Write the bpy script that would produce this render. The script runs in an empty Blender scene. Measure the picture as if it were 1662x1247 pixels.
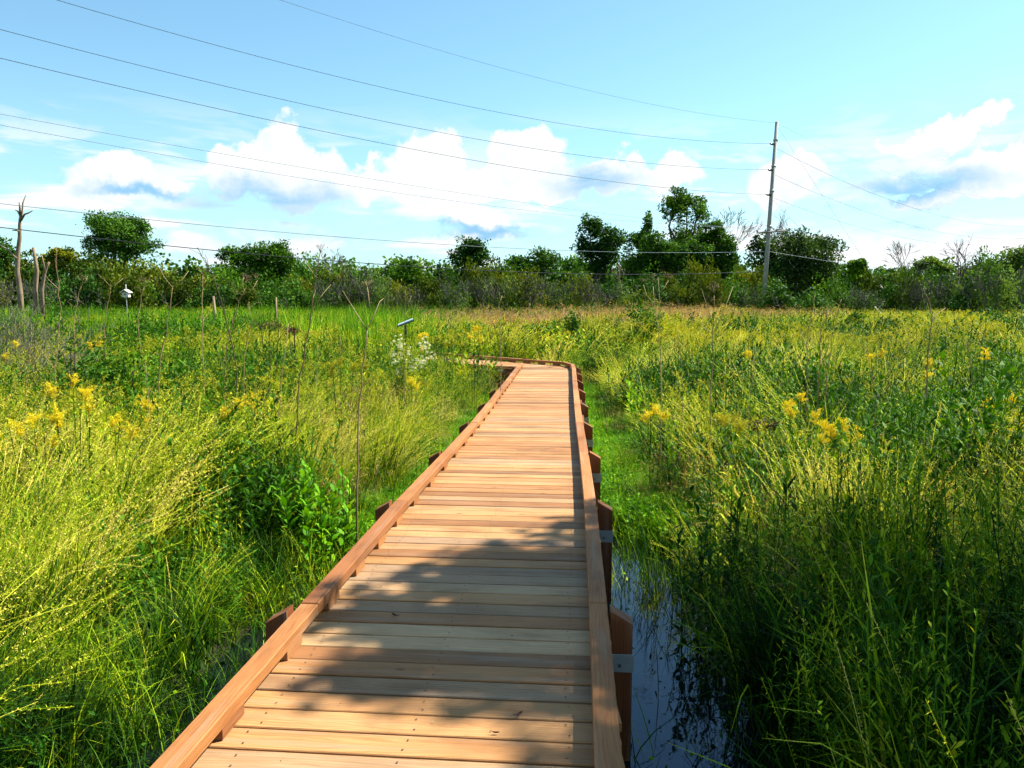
import bpy, math, random
import numpy as np
from math import sin, cos, pi, radians, sqrt

# ------------------------------------------------------------ camera / sky / sun / exposure
sc = bpy.context.scene
col = sc.collection
EYE = 1.6                       # deck top is z = 0
PITCH = math.atan(136.5/1300)
cam = bpy.data.objects.new("camera", bpy.data.cameras.new("camera"))
col.objects.link(cam)
cam.location = (0, 0, EYE)
cam.rotation_euler = (pi/2 - PITCH, 0, 0)
cam.data.sensor_width = 36
cam.data.lens = 36*1300/1662
cam.data.clip_start = 0.05
cam.data.clip_end = 8000
sc.camera = cam

SUN_AZ, SUN_EL = radians(66), radians(50)       # azimuth from +Y towards +X
SUN_DIR = np.array([cos(SUN_EL)*sin(SUN_AZ), cos(SUN_EL)*cos(SUN_AZ), sin(SUN_EL)])
sun = bpy.data.objects.new("sun", bpy.data.lights.new("sun", 'SUN'))
col.objects.link(sun)
sun.data.energy = 5.0
sun.data.angle = radians(0.55)
sun.data.color = (1.0, 0.93, 0.80)
sun.rotation_euler = (pi/2 - SUN_EL, 0, pi - SUN_AZ)
sun.location = (20, 10, 30)

sc.view_settings.view_transform = 'Standard'
sc.view_settings.look = 'None'
sc.view_settings.exposure = 1.55
sc.view_settings.gamma = 1.0
sc.cycles.max_bounces = 5
sc.cycles.diffuse_bounces = 2
sc.cycles.glossy_bounces = 2
sc.cycles.transmission_bounces = 3
sc.cycles.transparent_max_bounces = 4
sc.cycles.use_denoising = True
sc.cycles.use_adaptive_sampling = True
sc.cycles.adaptive_threshold = 0.04
sc.cycles.caustics_reflective = False
sc.cycles.caustics_refractive = False

def nlink(nt, a, b): nt.links.new(a, b)
def nnew(nt, t, **kw):
    n = nt.nodes.new(t)
    for k, v in kw.items(): setattr(n, k, v)
    return n
def math_(nt, op, a, b=None, c=None, clamp=False):
    n = nnew(nt, 'ShaderNodeMath', operation=op); n.use_clamp = clamp
    for i, v in enumerate((a, b, c)):
        if v is None: continue
        if isinstance(v, (int, float)): n.inputs[i].default_value = v
        else: nlink(nt, v, n.inputs[i])
    return n.outputs[0]
def vmath(nt, op, a, b=None, scale=None):
    n = nnew(nt, 'ShaderNodeVectorMath', operation=op)
    for i, v in enumerate((a, b)):
        if v is None: continue
        if isinstance(v, (tuple, list)): n.inputs[i].default_value = v
        else: nlink(nt, v, n.inputs[i])
    if scale is not None: n.inputs['Scale'].default_value = scale
    return n.outputs['Value'] if op in ('LENGTH', 'DOT_PRODUCT') else n.outputs['Vector']
def maprange(nt, v, a, b, c=0., d=1., smooth=True):
    n = nnew(nt, 'ShaderNodeMapRange', interpolation_type='SMOOTHSTEP' if smooth else 'LINEAR')
    nlink(nt, v, n.inputs[0])
    for i, x in enumerate((a, b, c, d)): n.inputs[i+1].default_value = x
    return n.outputs[0]
def mixc(nt, fac, a, b, blend='MIX'):
    n = nnew(nt, 'ShaderNodeMix', data_type='RGBA', blend_type=blend)
    for i, v in ((0, fac), (6, a), (7, b)):
        if isinstance(v, (int, float)): n.inputs[i].default_value = v
        elif isinstance(v, (tuple, list)): n.inputs[i].default_value = (*v[:3], 1)
        else: nlink(nt, v, n.inputs[i])
    return n.outputs[2]
def noise(nt, vec, scale, detail=3., rough=.5, dist=0., color=False, dim='3D'):
    n = nnew(nt, 'ShaderNodeTexNoise', noise_dimensions=dim)
    if vec is not None: nlink(nt, vec, n.inputs['Vector'])
    n.inputs['Scale'].default_value = scale; n.inputs['Detail'].default_value = detail
    n.inputs['Roughness'].default_value = rough; n.inputs['Distortion'].default_value = dist
    return n.outputs['Color'] if color else n.outputs[0]

def build_world():
    w = bpy.data.worlds.new("World"); sc.world = w; w.use_nodes = True
    w.cycles.sampling_method = 'MANUAL'; w.cycles.sample_map_resolution = 512
    nt = w.node_tree; nt.nodes.clear()
    sky = nnew(nt, 'ShaderNodeTexSky', sky_type='NISHITA')
    sky.sun_disc = False; sky.sun_elevation = SUN_EL; sky.sun_rotation = SUN_AZ
    sky.altitude = 200; sky.air_density = 1.0; sky.dust_density = 0.6; sky.ozone_density = 1.6
    tint = mixc(nt, 1.0, sky.outputs[0], (.87, 1.15, 1.10), 'MULTIPLY')
    bg = nnew(nt, 'ShaderNodeBackground'); nlink(nt, tint, bg.inputs[0]); bg.inputs[1].default_value = 0.066
    g = nnew(nt, 'ShaderNodeTexCoord').outputs['Generated']
    sep = nnew(nt, 'ShaderNodeSeparateXYZ'); nlink(nt, g, sep.inputs[0])
    az = math_(nt, 'ARCTAN2', sep.outputs[0], sep.outputs[1])
    el = math_(nt, 'ARCSINE', sep.outputs[2])
    cmb = nnew(nt, 'ShaderNodeCombineXYZ'); nlink(nt, az, cmb.inputs[0]); nlink(nt, el, cmb.inputs[1])
    P0 = cmb.outputs[0]
    # billow distortion of the cloud outlines
    n1 = noise(nt, P0, 13, 5, .62, color=True, dim='2D')
    d1 = vmath(nt, 'SCALE', vmath(nt, 'SUBTRACT', n1, (.5, .5, .5)), scale=.085)
    P1 = vmath(nt, 'ADD', P0, d1)
    def dirn(px, py): return math.atan((px-831)/1300), math.atan((487-py)/1300*cos(math.atan((px-831)/1300)))
    def puffs(lst, vec):
        acc = None
        for (px, py, rx, ry) in lst:
            a, e = dirn(px, py)
            v = vmath(nt, 'MULTIPLY', vmath(nt, 'SUBTRACT', vec, (a, e, 0)), (1300/rx, 1300/ry, 0))
            L = vmath(nt, 'LENGTH', v)
            acc = L if acc is None else math_(nt, 'SMOOTH_MIN', acc, L, .25)
        return acc
    big = [(215,290,72,30),(455,258,46,44),(400,296,66,34),(490,296,74,44),(600,304,44,32),
           (690,268,54,46),(700,305,80,36),(842,258,52,44),(850,296,110,36),(1000,288,64,26),(1082,284,46,32),
           (1282,290,52,38),(1545,212,50,18),(1470,232,46,12),(1610,272,80,26),(1540,318,80,18)]
    L = puffs(big, P1)
    m1 = maprange(nt, L, 1.22, .88)
    # low banks and streaks towards the horizon
    vs = vmath(nt, 'MULTIPLY', P0, (5.5, 26, 1))
    nb = noise(nt, vs, 1.0, 4, .6, .3, dim='2D')
    band = math_(nt, 'MULTIPLY', maprange(nt, el, .005, .05), maprange(nt, el, .24, .10))
    m2 = math_(nt, 'MULTIPLY', maprange(nt, nb, .47, .62), band)
    # the wide bank in which the puffs sit
    rows = [(760,340,480,40),(300,340,240,26),(1180,350,300,40),(1560,375,240,36),(700,400,700,22)]
    L2 = puffs(rows, P1)
    m3 = math_(nt, 'MULTIPLY', maprange(nt, L2, 1.35, .5), maprange(nt, nb, .40, .60, .05, .9))
    m4 = maprange(nt, el, .28, 0.0, 0., .6)         # bright milky air low down
    # clouds outside the view, all around the horizon
    nf = nb
    away = maprange(nt, math_(nt, 'ABSOLUTE', az), .72, .95)
    m5 = math_(nt, 'MULTIPLY', math_(nt, 'MULTIPLY', maprange(nt, nf, .48, .6), away), maprange(nt, el, .75, .3))
    mask = math_(nt, 'MAXIMUM', math_(nt, 'MAXIMUM', m1, m2), math_(nt, 'MAXIMUM', m3, m5))
    # cloud tone: white tops, pale blue undersides
    under = puffs([(430,332,100,22),(955,298,60,20),(1470,305,80,18),(1420,352,110,12),(240,314,60,9),(760,382,200,9)],
                  vmath(nt, 'ADD', P0, vmath(nt, 'SCALE', d1, scale=.8)))
    u = math_(nt, 'MULTIPLY', maprange(nt, under, 2.1, .2), maprange(nt, nb, .3, .6, .65, 1.))
    sp2 = nnew(nt, 'ShaderNodeSeparateXYZ'); nlink(nt, n1, sp2.inputs[0]); u2 = maprange(nt, sp2.outputs[2], .52, .72, 0, .20)
    white = (.60, .61, .62); blue = (.17, .36, .53)
    cc = mixc(nt, math_(nt, 'MAXIMUM', math_(nt, 'MULTIPLY', u, .95), u2), white, blue)
    bg2 = nnew(nt, 'ShaderNodeBackground'); nlink(nt, cc, bg2.inputs[0]); bg2.inputs[1].default_value = .62
    bg3 = nnew(nt, 'ShaderNodeBackground'); bg3.inputs[0].default_value = (.31, .50, .60, 1); bg3.inputs[1].default_value = .62
    ms0 = nnew(nt, 'ShaderNodeMixShader'); nlink(nt, m4, ms0.inputs[0]); nlink(nt, bg.outputs[0], ms0.inputs[1]); nlink(nt, bg3.outputs[0], ms0.inputs[2])
    ms = nnew(nt, 'ShaderNodeMixShader'); nlink(nt, mask, ms.inputs[0]); nlink(nt, ms0.outputs[0], ms.inputs[1]); nlink(nt, bg2.outputs[0], ms.inputs[2])
    out = nnew(nt, 'ShaderNodeOutputWorld'); nlink(nt, ms.outputs[0], out.inputs[0])
build_world()

# ------------------------------------------------------------ helpers
rng = np.random.default_rng(7)
random.seed(7)
def place(px, py, Y):
    """world point at depth Y (metres ahead) seen at photo position px, py"""
    c, s = cos(PITCH), sin(PITCH)
    k = -(py-623.5)/1300
    # direction (u, v, w): forward component v, up w
    v = c + k*s; w = -s + k*c
    t = Y/v
    return np.array([(px-831)/1300*t, Y, EYE + w*t])
def on_plane(px, py, z):
    c, s = cos(PITCH), sin(PITCH)
    k = -(py-623.5)/1300
    v = c + k*s; w = -s + k*c
    t = (z-EYE)/w
    return np.array([(px-831)/1300*t, v*t, z])

def vnoise(x, y, scale, seed=0):
    """smooth 2-D value noise, 0..1"""
    x = np.asarray(x, float)/scale; y = np.asarray(y, float)/scale
    xi = np.floor(x).astype(np.int64); yi = np.floor(y).astype(np.int64)
    fx = x-xi; fy = y-yi; fx = fx*fx*(3-2*fx); fy = fy*fy*(3-2*fy)
    def h(a, b):
        n = (a*374761393 + b*668265263 + seed*974711) & 0x7fffffff
        n = ((n ^ (n >> 13))*1274126177) & 0x7fffffff
        return ((n ^ (n >> 16)) & 0xffff)/65535.
    return (h(xi, yi)*(1-fx)+h(xi+1, yi)*fx)*(1-fy) + (h(xi, yi+1)*(1-fx)+h(xi+1, yi+1)*fx)*fy

class Geo:
    """collects numpy geometry with a float 'tint' per face"""
    def __init__(self): self.V = []; self.Q = []; self.T = []; self.n = 0; self.m = []; self.uv = []
    def add(self, V, F, tint=0.5, mat=0, uv=None):
        V = np.asarray(V, float).reshape(-1, 3); F = np.asarray(F, np.int64).reshape(-1, 4)
        self.V.append(V); self.Q.append(F+self.n); self.n += len(V)
        t = np.broadcast_to(np.asarray(tint, float), (len(F),)) if np.ndim(tint) == 0 else np.asarray(tint, float)
        self.T.append(np.array(t)); self.m.append(np.full(len(F), mat, np.int32))
        self.uv.append(np.zeros((len(F)*4, 2)) if uv is None else np.asarray(uv, float).reshape(-1, 2))
    def mesh(self, name, mats, smooth=False, uv=False):
        me = bpy.data.meshes.new(name)
        V = np.concatenate(self.V); Q = np.concatenate(self.Q)
        me.vertices.add(len(V)); me.vertices.foreach_set('co', V.ravel())
        me.loops.add(len(Q)*4); me.loops.foreach_set('vertex_index', Q.ravel().astype(np.int32))
        me.polygons.add(len(Q)); me.polygons.foreach_set('loop_start', np.arange(0, len(Q)*4, 4, dtype=np.int32))
        me.polygons.foreach_set('material_index', np.concatenate(self.m))
        me.polygons.foreach_set('use_smooth', np.full(len(Q), bool(smooth)))
        a = me.attributes.new('tint', 'FLOAT', 'FACE'); a.data.foreach_set('value', np.concatenate(self.T).astype(np.float32))
        if uv:
            l = me.uv_layers.new(name='UVMap'); l.data.foreach_set('uv', np.concatenate(self.uv).ravel().astype(np.float32))
        me.update(calc_edges=True)
        for m in (mats if isinstance(mats, (list, tuple)) else [mats]): me.materials.append(m)
        return me
def link(name, me, parent=None, loc=None):
    o = bpy.data.objects.new(name, me); col.objects.link(o)
    if parent is not None: o.parent = parent
    if loc is not None: o.location = loc
    return o
def tag(o, label=None, cat=None, group=None, kind=None):
    if label: o['label'] = label
    if cat: o['category'] = cat
    if group: o['group'] = group
    if kind: o['kind'] = kind
    return o
def thing(name, label, cat, loc=(0, 0, 0), group=None, rz=0):
    o = bpy.data.objects.new(name, None); col.objects.link(o); o.empty_display_size = .2
    o.location = loc; o.rotation_euler = (0, 0, rz)
    return tag(o, label, cat, group)
def copy_tree(o, loc, rz=0, scale=1, label=None):
    c = o.copy(); col.objects.link(c); c.location = loc; c.rotation_euler = (0, 0, rz)
    c.scale = (scale,)*3 if np.ndim(scale) == 0 else scale
    if label: c['label'] = label
    for ch in list(o.children):
        d = ch.copy(); col.objects.link(d); d.parent = c
        for g in ch.children:
            e = g.copy(); col.objects.link(e); e.parent = d
    return c

def ribbons(g, base, az, lean, bend, length, width, S=4, prof=None, tint=.5, mat=0, twist=0.4, rs=None):
    """curved tapering blades or leaves"""
    r = rs or rng
    base = np.asarray(base, float).reshape(-1, 3); N = len(base)
    f = lambda v: np.broadcast_to(np.asarray(v, float), (N,))
    az, lean, bend, length, width = map(f, (az, lean, bend, length, width))
    t = np.linspace(0, 1, S+1)
    if prof is None: prof = np.clip(1-t**2.2, .08, 1)*np.clip(.6+t*1.6, 0, 1)
    th = lean[:, None] + bend[:, None]*t[None]**1.3
    ds = length[:, None]/S
    thm = (th[:, 1:]+th[:, :-1])/2
    hx = np.concatenate([np.zeros((N, 1)), np.cumsum(np.sin(thm)*ds, 1)], 1)
    hz = np.concatenate([np.zeros((N, 1)), np.cumsum(np.cos(thm)*ds, 1)], 1)
    ca, sa = np.cos(az)[:, None], np.sin(az)[:, None]
    C = np.stack([base[:, 0:1]+hx*ca, base[:, 1:2]+hx*sa, base[:, 2:3]+hz], -1)
    a2 = az + pi/2 + r.normal(0, twist, N)
    side = np.stack([np.cos(a2), np.sin(a2), r.normal(0, .25, N)], -1)
    W = (width[:, None]*np.asarray(prof)[None]/2)[..., None]*side[:, None, :]
    V = np.stack([C-W, C+W], 2).reshape(-1, 3)
    i = (np.arange(N)*(S+1)*2)[:, None] + (np.arange(S)*2)[None]
    F = np.stack([i, i+1, i+3, i+2], -1).reshape(-1, 4)
    tt = np.repeat(np.broadcast_to(np.asarray(tint, float), (N,)), S)
    g.add(V, F, tt, mat)
    return C

def specks(g, P, size, tint, mat=0, aspect=2., flat=0., rs=None):
    """small randomly turned quads (leaves, florets, spikelets)"""
    r = rs or rng
    P = np.asarray(P, float).reshape(-1, 3); N = len(P)
    a = r.normal(0, 1, (N, 3)); a[:, 2] *= (1-flat); a /= np.linalg.norm(a, axis=1)[:, None]+1e-9
    b = r.normal(0, 1, (N, 3)); b[:, 2] *= (1-flat); b -= (a*b).sum(1)[:, None]*a; b /= np.linalg.norm(b, axis=1)[:, None]+1e-9
    s = np.broadcast_to(np.asarray(size, float), (N,))[:, None]
    A = a*s/2; B = b*s/2/aspect
    V = np.stack([P-A, P-B+A*.1, P+A, P+B+A*.1], 1).reshape(-1, 3)
    F = np.arange(N*4).reshape(N, 4)
    g.add(V, F, tint, mat)

def tube(g, pts, rad, n=6, tint=.5, mat=0, cap=True):
    pts = np.asarray(pts, float); K = len(pts)
    rad = np.broadcast_to(np.asarray(rad, float), (K,))
    T = np.gradient(pts, axis=0); T /= np.linalg.norm(T, axis=1)[:, None]+1e-12
    up = np.array([0, 0, 1.]) if abs(T[0, 2]) < .9 else np.array([1., 0, 0])
    V = []
    for k in range(K):
        a = np.cross(T[k], up); a /= np.linalg.norm(a)+1e-9; b = np.cross(T[k], a)
        ang = np.arange(n)*2*pi/n
        V.append(pts[k]+rad[k]*(np.cos(ang)[:, None]*a+np.sin(ang)[:, None]*b))
    V = np.concatenate(V)
    F = [(k*n+i, k*n+(i+1) % n, (k+1)*n+(i+1) % n, (k+1)*n+i) for k in range(K-1) for i in range(n)]
    if cap:
        V = np.concatenate([V, pts[:1], pts[-1:]]); c0, c1 = K*n, K*n+1
        F += [(c0, (i+2) % n, (i+1) % n, i) for i in range(0, n, 2)]
        F += [(c1, (K-1)*n+i, (K-1)*n+(i+1) % n, (K-1)*n+(i+2) % n) for i in range(0, n, 2)]
    g.add(V, F, tint, mat)

def prism(g, poly, z0, z1, ch=.003, tint=.5, mat=0, uvo=(0, 0), ax=(1, 0)):
    """prism on a 4-corner polygon (counter-clockwise), chamfered top edge; uv u = along ax in metres, v = across"""
    p = np.asarray(poly, float)[:, :2]; c = p.mean(0); n = len(p)
    q = []
    for i in range(n):
        a, b, d = p[i-1], p[i], p[(i+1) % n]
        e1 = (b-a)/(np.linalg.norm(b-a)+1e-9); e2 = (d-b)/(np.linalg.norm(d-b)+1e-9)
        n1 = np.array([-e1[1], e1[0]]); n2 = np.array([-e2[1], e2[0]])
        q.append(b+(n1+n2)/(1+max(-.5, n1@n2))*ch)
    q = np.array(q)
    V = np.concatenate([np.c_[p, np.full(n, z0)], np.c_[p, np.full(n, z1-ch)], np.c_[q, np.full(n, z1)]])
    F = []
    for i in range(n):
        j = (i+1) % n
        F += [(i, j, n+j, n+i), (n+i, n+j, 2*n+j, 2*n+i)]
    F += [(2*n, 2*n+1, 2*n+2, 2*n+3), (3, 2, 1, 0)]
    F = np.array(F); ax = np.array(ax, float); ay = np.array([-ax[1], ax[0]])
    P = V[F.ravel()]
    u = P[:, :2]@ax + uvo[0]; v = P[:, :2]@ay + P[:, 2]*1.0 + uvo[1]
    g.add(V, F, tint, mat, np.stack([u, v], 1))

def box(g, c, s, ang=0., tint=.5, mat=0, uvlong=None, uvo=(0, 0), ch=.003):
    hx, hy = s[0]/2, s[1]/2
    ca, sa = cos(ang), sin(ang)
    P = [(-hx, -hy), (hx, -hy), (hx, hy), (-hx, hy)]
    P = [(c[0]+x*ca-y*sa, c[1]+x*sa+y*ca) for x, y in P]
    a = ang if (s[0] >= s[1]) else ang+pi/2
    prism(g, P, c[2]-s[2]/2, c[2]+s[2]/2, ch, tint, mat, uvo, (cos(a), sin(a)))

# ------------------------------------------------------------ materials
def new_mat(name):
    m = bpy.data.materials.new(name); m.use_nodes = True
    nt = m.node_tree; nt.nodes.clear()
    out = nnew(nt, 'ShaderNodeOutputMaterial')
    return m, nt, out
TONE = .66
def ramp(nt, fac, stops):
    n = nnew(nt, 'ShaderNodeValToRGB'); nlink(nt, fac, n.inputs[0])
    e = n.color_ramp.elements
    while len(e) < len(stops): e.new(.5)
    for k, (p, c) in enumerate(stops): e[k].position = p; e[k].color = (*[v*TONE for v in c], 1)
    return n.outputs[0]
def plant_mat(name, stops, trans=.35, patch=1.2, gloss=.09, amt=.35, rough=.62):
    m, nt, out = new_mat(name)
    att = nnew(nt, 'ShaderNodeAttribute', attribute_name='tint').outputs['Fac']
    rnd = nnew(nt, 'ShaderNodeObjectInfo').outputs['Random']
    pos = nnew(nt, 'ShaderNodeNewGeometry').outputs['Position']
    nz = noise(nt, pos, patch, 2, .5)
    f = math_(nt, 'ADD', att, math_(nt, 'MULTIPLY', math_(nt, 'SUBTRACT', rnd, .5), amt))
    f = math_(nt, 'ADD', f, math_(nt, 'MULTIPLY', math_(nt, 'SUBTRACT', nz, .5), amt*2.4), clamp=True)
    c = ramp(nt, f, stops)
    p = nnew(nt, 'ShaderNodeBsdfPrincipled'); nlink(nt, c, p.inputs['Base Color'])
    p.inputs['Roughness'].default_value = rough; p.inputs['Specular IOR Level'].default_value = gloss
    tr = nnew(nt, 'ShaderNodeBsdfTranslucent')
    c2 = mixc(nt, 1.0, c, (1.35, 1.25, .35), 'MULTIPLY'); nlink(nt, c2, tr.inputs[0])
    ms = nnew(nt, 'ShaderNodeMixShader'); ms.inputs[0].default_value = trans
    nlink(nt, p.outputs[0], ms.inputs[1]); nlink(nt, tr.outputs[0], ms.inputs[2]); nlink(nt, ms.outputs[0], out.inputs[0])
    return m
M = {}
M['grass'] = plant_mat('grass', [(0, (.006, .032, .002)), (.35, (.06, .19, .004)), (.60, (.42, .62, .008)), (.80, (1.05, 1.02, .07)), (1, (1.25, 1.02, .26))], .24, 1.3, amt=.55)
M['herb'] = plant_mat('herb', [(0, (.006, .032, .002)), (.4, (.035, .15, .005)), (.66, (.24, .46, .008)), (1, (.78, .78, .03))], .22, 1.1, amt=.6)
M['herbdark'] = plant_mat('herbdark', [(0, (.008, .036, .002)), (.5, (.040, .16, .005)), (1, (.14, .34, .012))], .24, .8, amt=.5)
M['turf'] = plant_mat('turf', [(0, (.03, .15, .005)), (.5, (.14, .44, .008)), (1, (.36, .64, .015))], .3, 1.6, amt=.5)
M['cattail'] = plant_mat('cattail', [(0, (.02, .11, .006)), (.5, (.12, .38, .012)), (1, (.38, .64, .02))], .3, .4, amt=.5)
M['dry'] = plant_mat('dry', [(0, (.30, .18, .07)), (.5, (.62, .42, .18)), (1, (.9, .70, .34))], .3, .5, .2)
M['pinkdry'] = plant_mat('pinkdry', [(0, (.28, .15, .07)), (.5, (.48, .30, .15)), (1, (.62, .45, .22))], .3, .2, .2)
M['yellow'] = plant_mat('yellow', [(0, (.62, .46, .01)), (.5, (.98, .78, .012)), (1, (1.15, 1.0, .03))], .3, .6, .2)
M['gold'] = plant_mat('gold', [(0, (.22, .30, .015)), (.5, (.46, .48, .02)), (1, (.80, .70, .03))], .3, .6, .2)
M['white'] = plant_mat('white', [(0, (.8, .82, .6)), (1, (1.2, 1.2, 1.0))], .2, .6, .2, .1)
M['brown'] = plant_mat('brown', [(0, (.06, .022, .012)), (1, (.16, .07, .035))], .1, .6, .2)
M['stalk'] = plant_mat('stalk', [(0, (.14, .085, .04)), (.5, (.33, .22, .10)), (1, (.58, .44, .23))], 0., 3., .2)
M['darkstalk'] = plant_mat('darkstalk', [(0, (.05, .028, .016)), (1, (.13, .08, .045))], 0., 3., .2)
M['treeleaf'] = plant_mat('treeleaf', [(0, (.010, .045, .008)), (.5, (.050, .16, .016)), (1, (.16, .34, .025))], .22, .5, .07, .45)
M['treebright'] = plant_mat('treebright', [(0, (.022, .085, .008)), (.5, (.085, .23, .010)), (1, (.22, .42, .02))], .24, .5, .07, .45)
M['treeolive'] = plant_mat('treeolive', [(0, (.025, .06, .006)), (.5, (.10, .165, .009)), (1, (.32, .34, .02))], .24, .5, .07, .5)
M['treegrey'] = plant_mat('treegrey', [(0, (.025, .06, .02)), (.5, (.10, .22, .035)), (1, (.28, .42, .08))], .24, .5, .07, .45)

def bark_mat(name, a, b, sc_=6., bump=.6):
    m, nt, out = new_mat(name)
    pos = nnew(nt, 'ShaderNodeTexCoord').outputs['Object']
    v = vmath(nt, 'MULTIPLY', pos, (1, 1, .25))
    n = noise(nt, v, sc_, 6, .65, .3)
    c = ramp(nt, n, [(.3, a), (.7, b)])
    p = nnew(nt, 'ShaderNodeBsdfPrincipled'); nlink(nt, c, p.inputs['Base Color']); p.inputs['Roughness'].default_value = .85
    bp = nnew(nt, 'ShaderNodeBump'); bp.inputs['Strength'].default_value = bump; nlink(nt, n, bp.inputs['Height']); nlink(nt, bp.outputs[0], p.inputs['Normal'])
    nlink(nt, p.outputs[0], out.inputs[0]); return m
M['bark'] = bark_mat('bark', (.045, .035, .025), (.16, .12, .085))
M['barkpale'] = bark_mat('barkpale', (.12, .08, .05), (.46, .34, .20), 5., 1.)
M['twig'] = bark_mat('twig', (.07, .07, .05), (.20, .19, .13))
M['twigdark'] = bark_mat('twigdark', (.03, .025, .022), (.08, .065, .055))
M['polewood'] = bark_mat('polewood', (.30, .31, .29), (.52, .52, .48), 9.)

def wood_mat(name, tones, gloss=.15):
    m, nt, out = new_mat(name)
    uv = nnew(nt, 'ShaderNodeTexCoord').outputs['UV']
    t = nnew(nt, 'ShaderNodeAttribute', attribute_name='tint').outputs['Fac']
    base = ramp(nt, t, tones)
    # grain lines along the board, cathedral figure, broad stains
    warp = noise(nt, vmath(nt, 'MULTIPLY', uv, (1.2, 9, 1)), 1.0, 2, .5)
    cm = nnew(nt, 'ShaderNodeCombineXYZ'); nlink(nt, math_(nt, 'MULTIPLY', warp, .10), cm.inputs[1])
    uvw = vmath(nt, 'ADD', uv, cm.outputs[0])
    grain = noise(nt, vmath(nt, 'MULTIPLY', uvw, (3.5, 150, 1)), 1.0, 4, .6)
    rings = nnew(nt, 'ShaderNodeTexWave', wave_type='BANDS', bands_direction='Y', wave_profile='SAW')
    nlink(nt, vmath(nt, 'MULTIPLY', uvw, (1., 1., 1)), rings.inputs['Vector'])
    rings.inputs['Scale'].default_value = 22; rings.inputs['Distortion'].default_value = 2.2; rings.inputs['Detail'].default_value = 2; rings.inputs['Detail Scale'].default_value = .8
    stain = noise(nt, vmath(nt, 'MULTIPLY', uv, (1.6, 5, 1)), 1.0, 4, .6)
    c = mixc(nt, maprange(nt, grain, .35, .75, 0, .62), base, (.62, .50, .42), 'MULTIPLY')
    c = mixc(nt, maprange(nt, rings.outputs['Fac'], .35, 1., 0, .36), c, (.60, .44, .34), 'MULTIPLY')
    c = mixc(nt, maprange(nt, stain, .42, .72, 0, .8), c, (.66, .58, .52), 'MULTIPLY')
    wp = nnew(nt, 'ShaderNodeNewGeometry').outputs['Position']
    soil = noise(nt, wp, 1.7, 5, .65); c = mixc(nt, maprange(nt, soil, .44, .70, 0, .5), c, (.62, .60, .58), 'MULTIPLY')
    silver = noise(nt, vmath(nt, 'MULTIPLY', uv, (.8, 14, 1)), 1.0, 3, .6); c = mixc(nt, maprange(nt, silver, .48, .75, 0, .5), c, (.26, .21, .15))
    # knots
    vo = nnew(nt, 'ShaderNodeTexVoronoi'); vo.inputs['Scale'].default_value = 1.0
    nlink(nt, vmath(nt, 'MULTIPLY', uvw, (2.2, 5.5, 1)), vo.inputs['Vector'])
    knot = maprange(nt, vo.outputs['Distance'], .075, .035)
    c = mixc(nt, math_(nt, 'MULTIPLY', knot, .75), c, (.10, .05, .025))
    p = nnew(nt, 'ShaderNodeBsdfPrincipled'); nlink(nt, c, p.inputs['Base Color'])
    p.inputs['Roughness'].default_value = .62; p.inputs['Specular IOR Level'].default_value = gloss
    bp = nnew(nt, 'ShaderNodeBump'); bp.inputs['Strength'].default_value = .35; bp.inputs['Distance'].default_value = .004
    nlink(nt, grain, bp.inputs['Height']); nlink(nt, bp.outputs[0], p.inputs['Normal'])
    nlink(nt, p.outputs[0], out.inputs[0]); return m
M['deck'] = wood_mat('deck', [(0, (.34, .165, .07)), (.2, (.48, .235, .095)), (.5, (.60, .315, .125)), (.8, (.68, .39, .165)), (.9, (.44, .29, .17)), (1, (.80, .54, .28))])
M['rail'] = wood_mat('rail', [(0, (.40, .165, .06)), (.5, (.54, .245, .085)), (1, (.62, .31, .12))])
M['post'] = wood_mat('post', [(0, (.26, .085, .032)), (1, (.40, .15, .055))])
def simple(name, c, rough=.5, metal=0., spec=.5, n_=0.):
    m, nt, out = new_mat(name)
    p = nnew(nt, 'ShaderNodeBsdfPrincipled'); p.inputs['Roughness'].default_value = rough; p.inputs['Metallic'].default_value = metal
    p.inputs['Specular IOR Level'].default_value = spec
    nz = noise(nt, nnew(nt, 'ShaderNodeTexCoord').outputs['Object'], 22, 4, .6)
    c = tuple(v*TONE for v in c); cc = mixc(nt, maprange(nt, nz, .35, .7, 0, .35), c, tuple(v*.6 for v in c)); nlink(nt, cc, p.inputs['Base Color'])
    nlink(nt, p.outputs[0], out.inputs[0]); return m
M['galv'] = simple('galv', (.50, .56, .55), .42, .35)
M['bolt'] = simple('bolt', (.20, .21, .21), .4, .8)
M['hole'] = simple('hole', (.03, .02, .015), .8)
M['cable'] = simple('cable', (.16, .20, .20), .35, .6)
M['cablelight'] = simple('cablelight', (.55, .60, .60), .3, .7)
M['cableblack'] = simple('cableblack', (.02, .022, .025), .5)
M['insul'] = simple('insul', (.05, .05, .06), .3)
M['whitepaint'] = simple('whitepaint', (.80, .80, .76), .5)
M['panel'] = simple('panel', (.62, .80, .90), .3)
M['dark'] = simple('dark', (.035, .03, .028), .6)
M['guard'] = simple('guard', (.75, .68, .45), .5)

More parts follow.
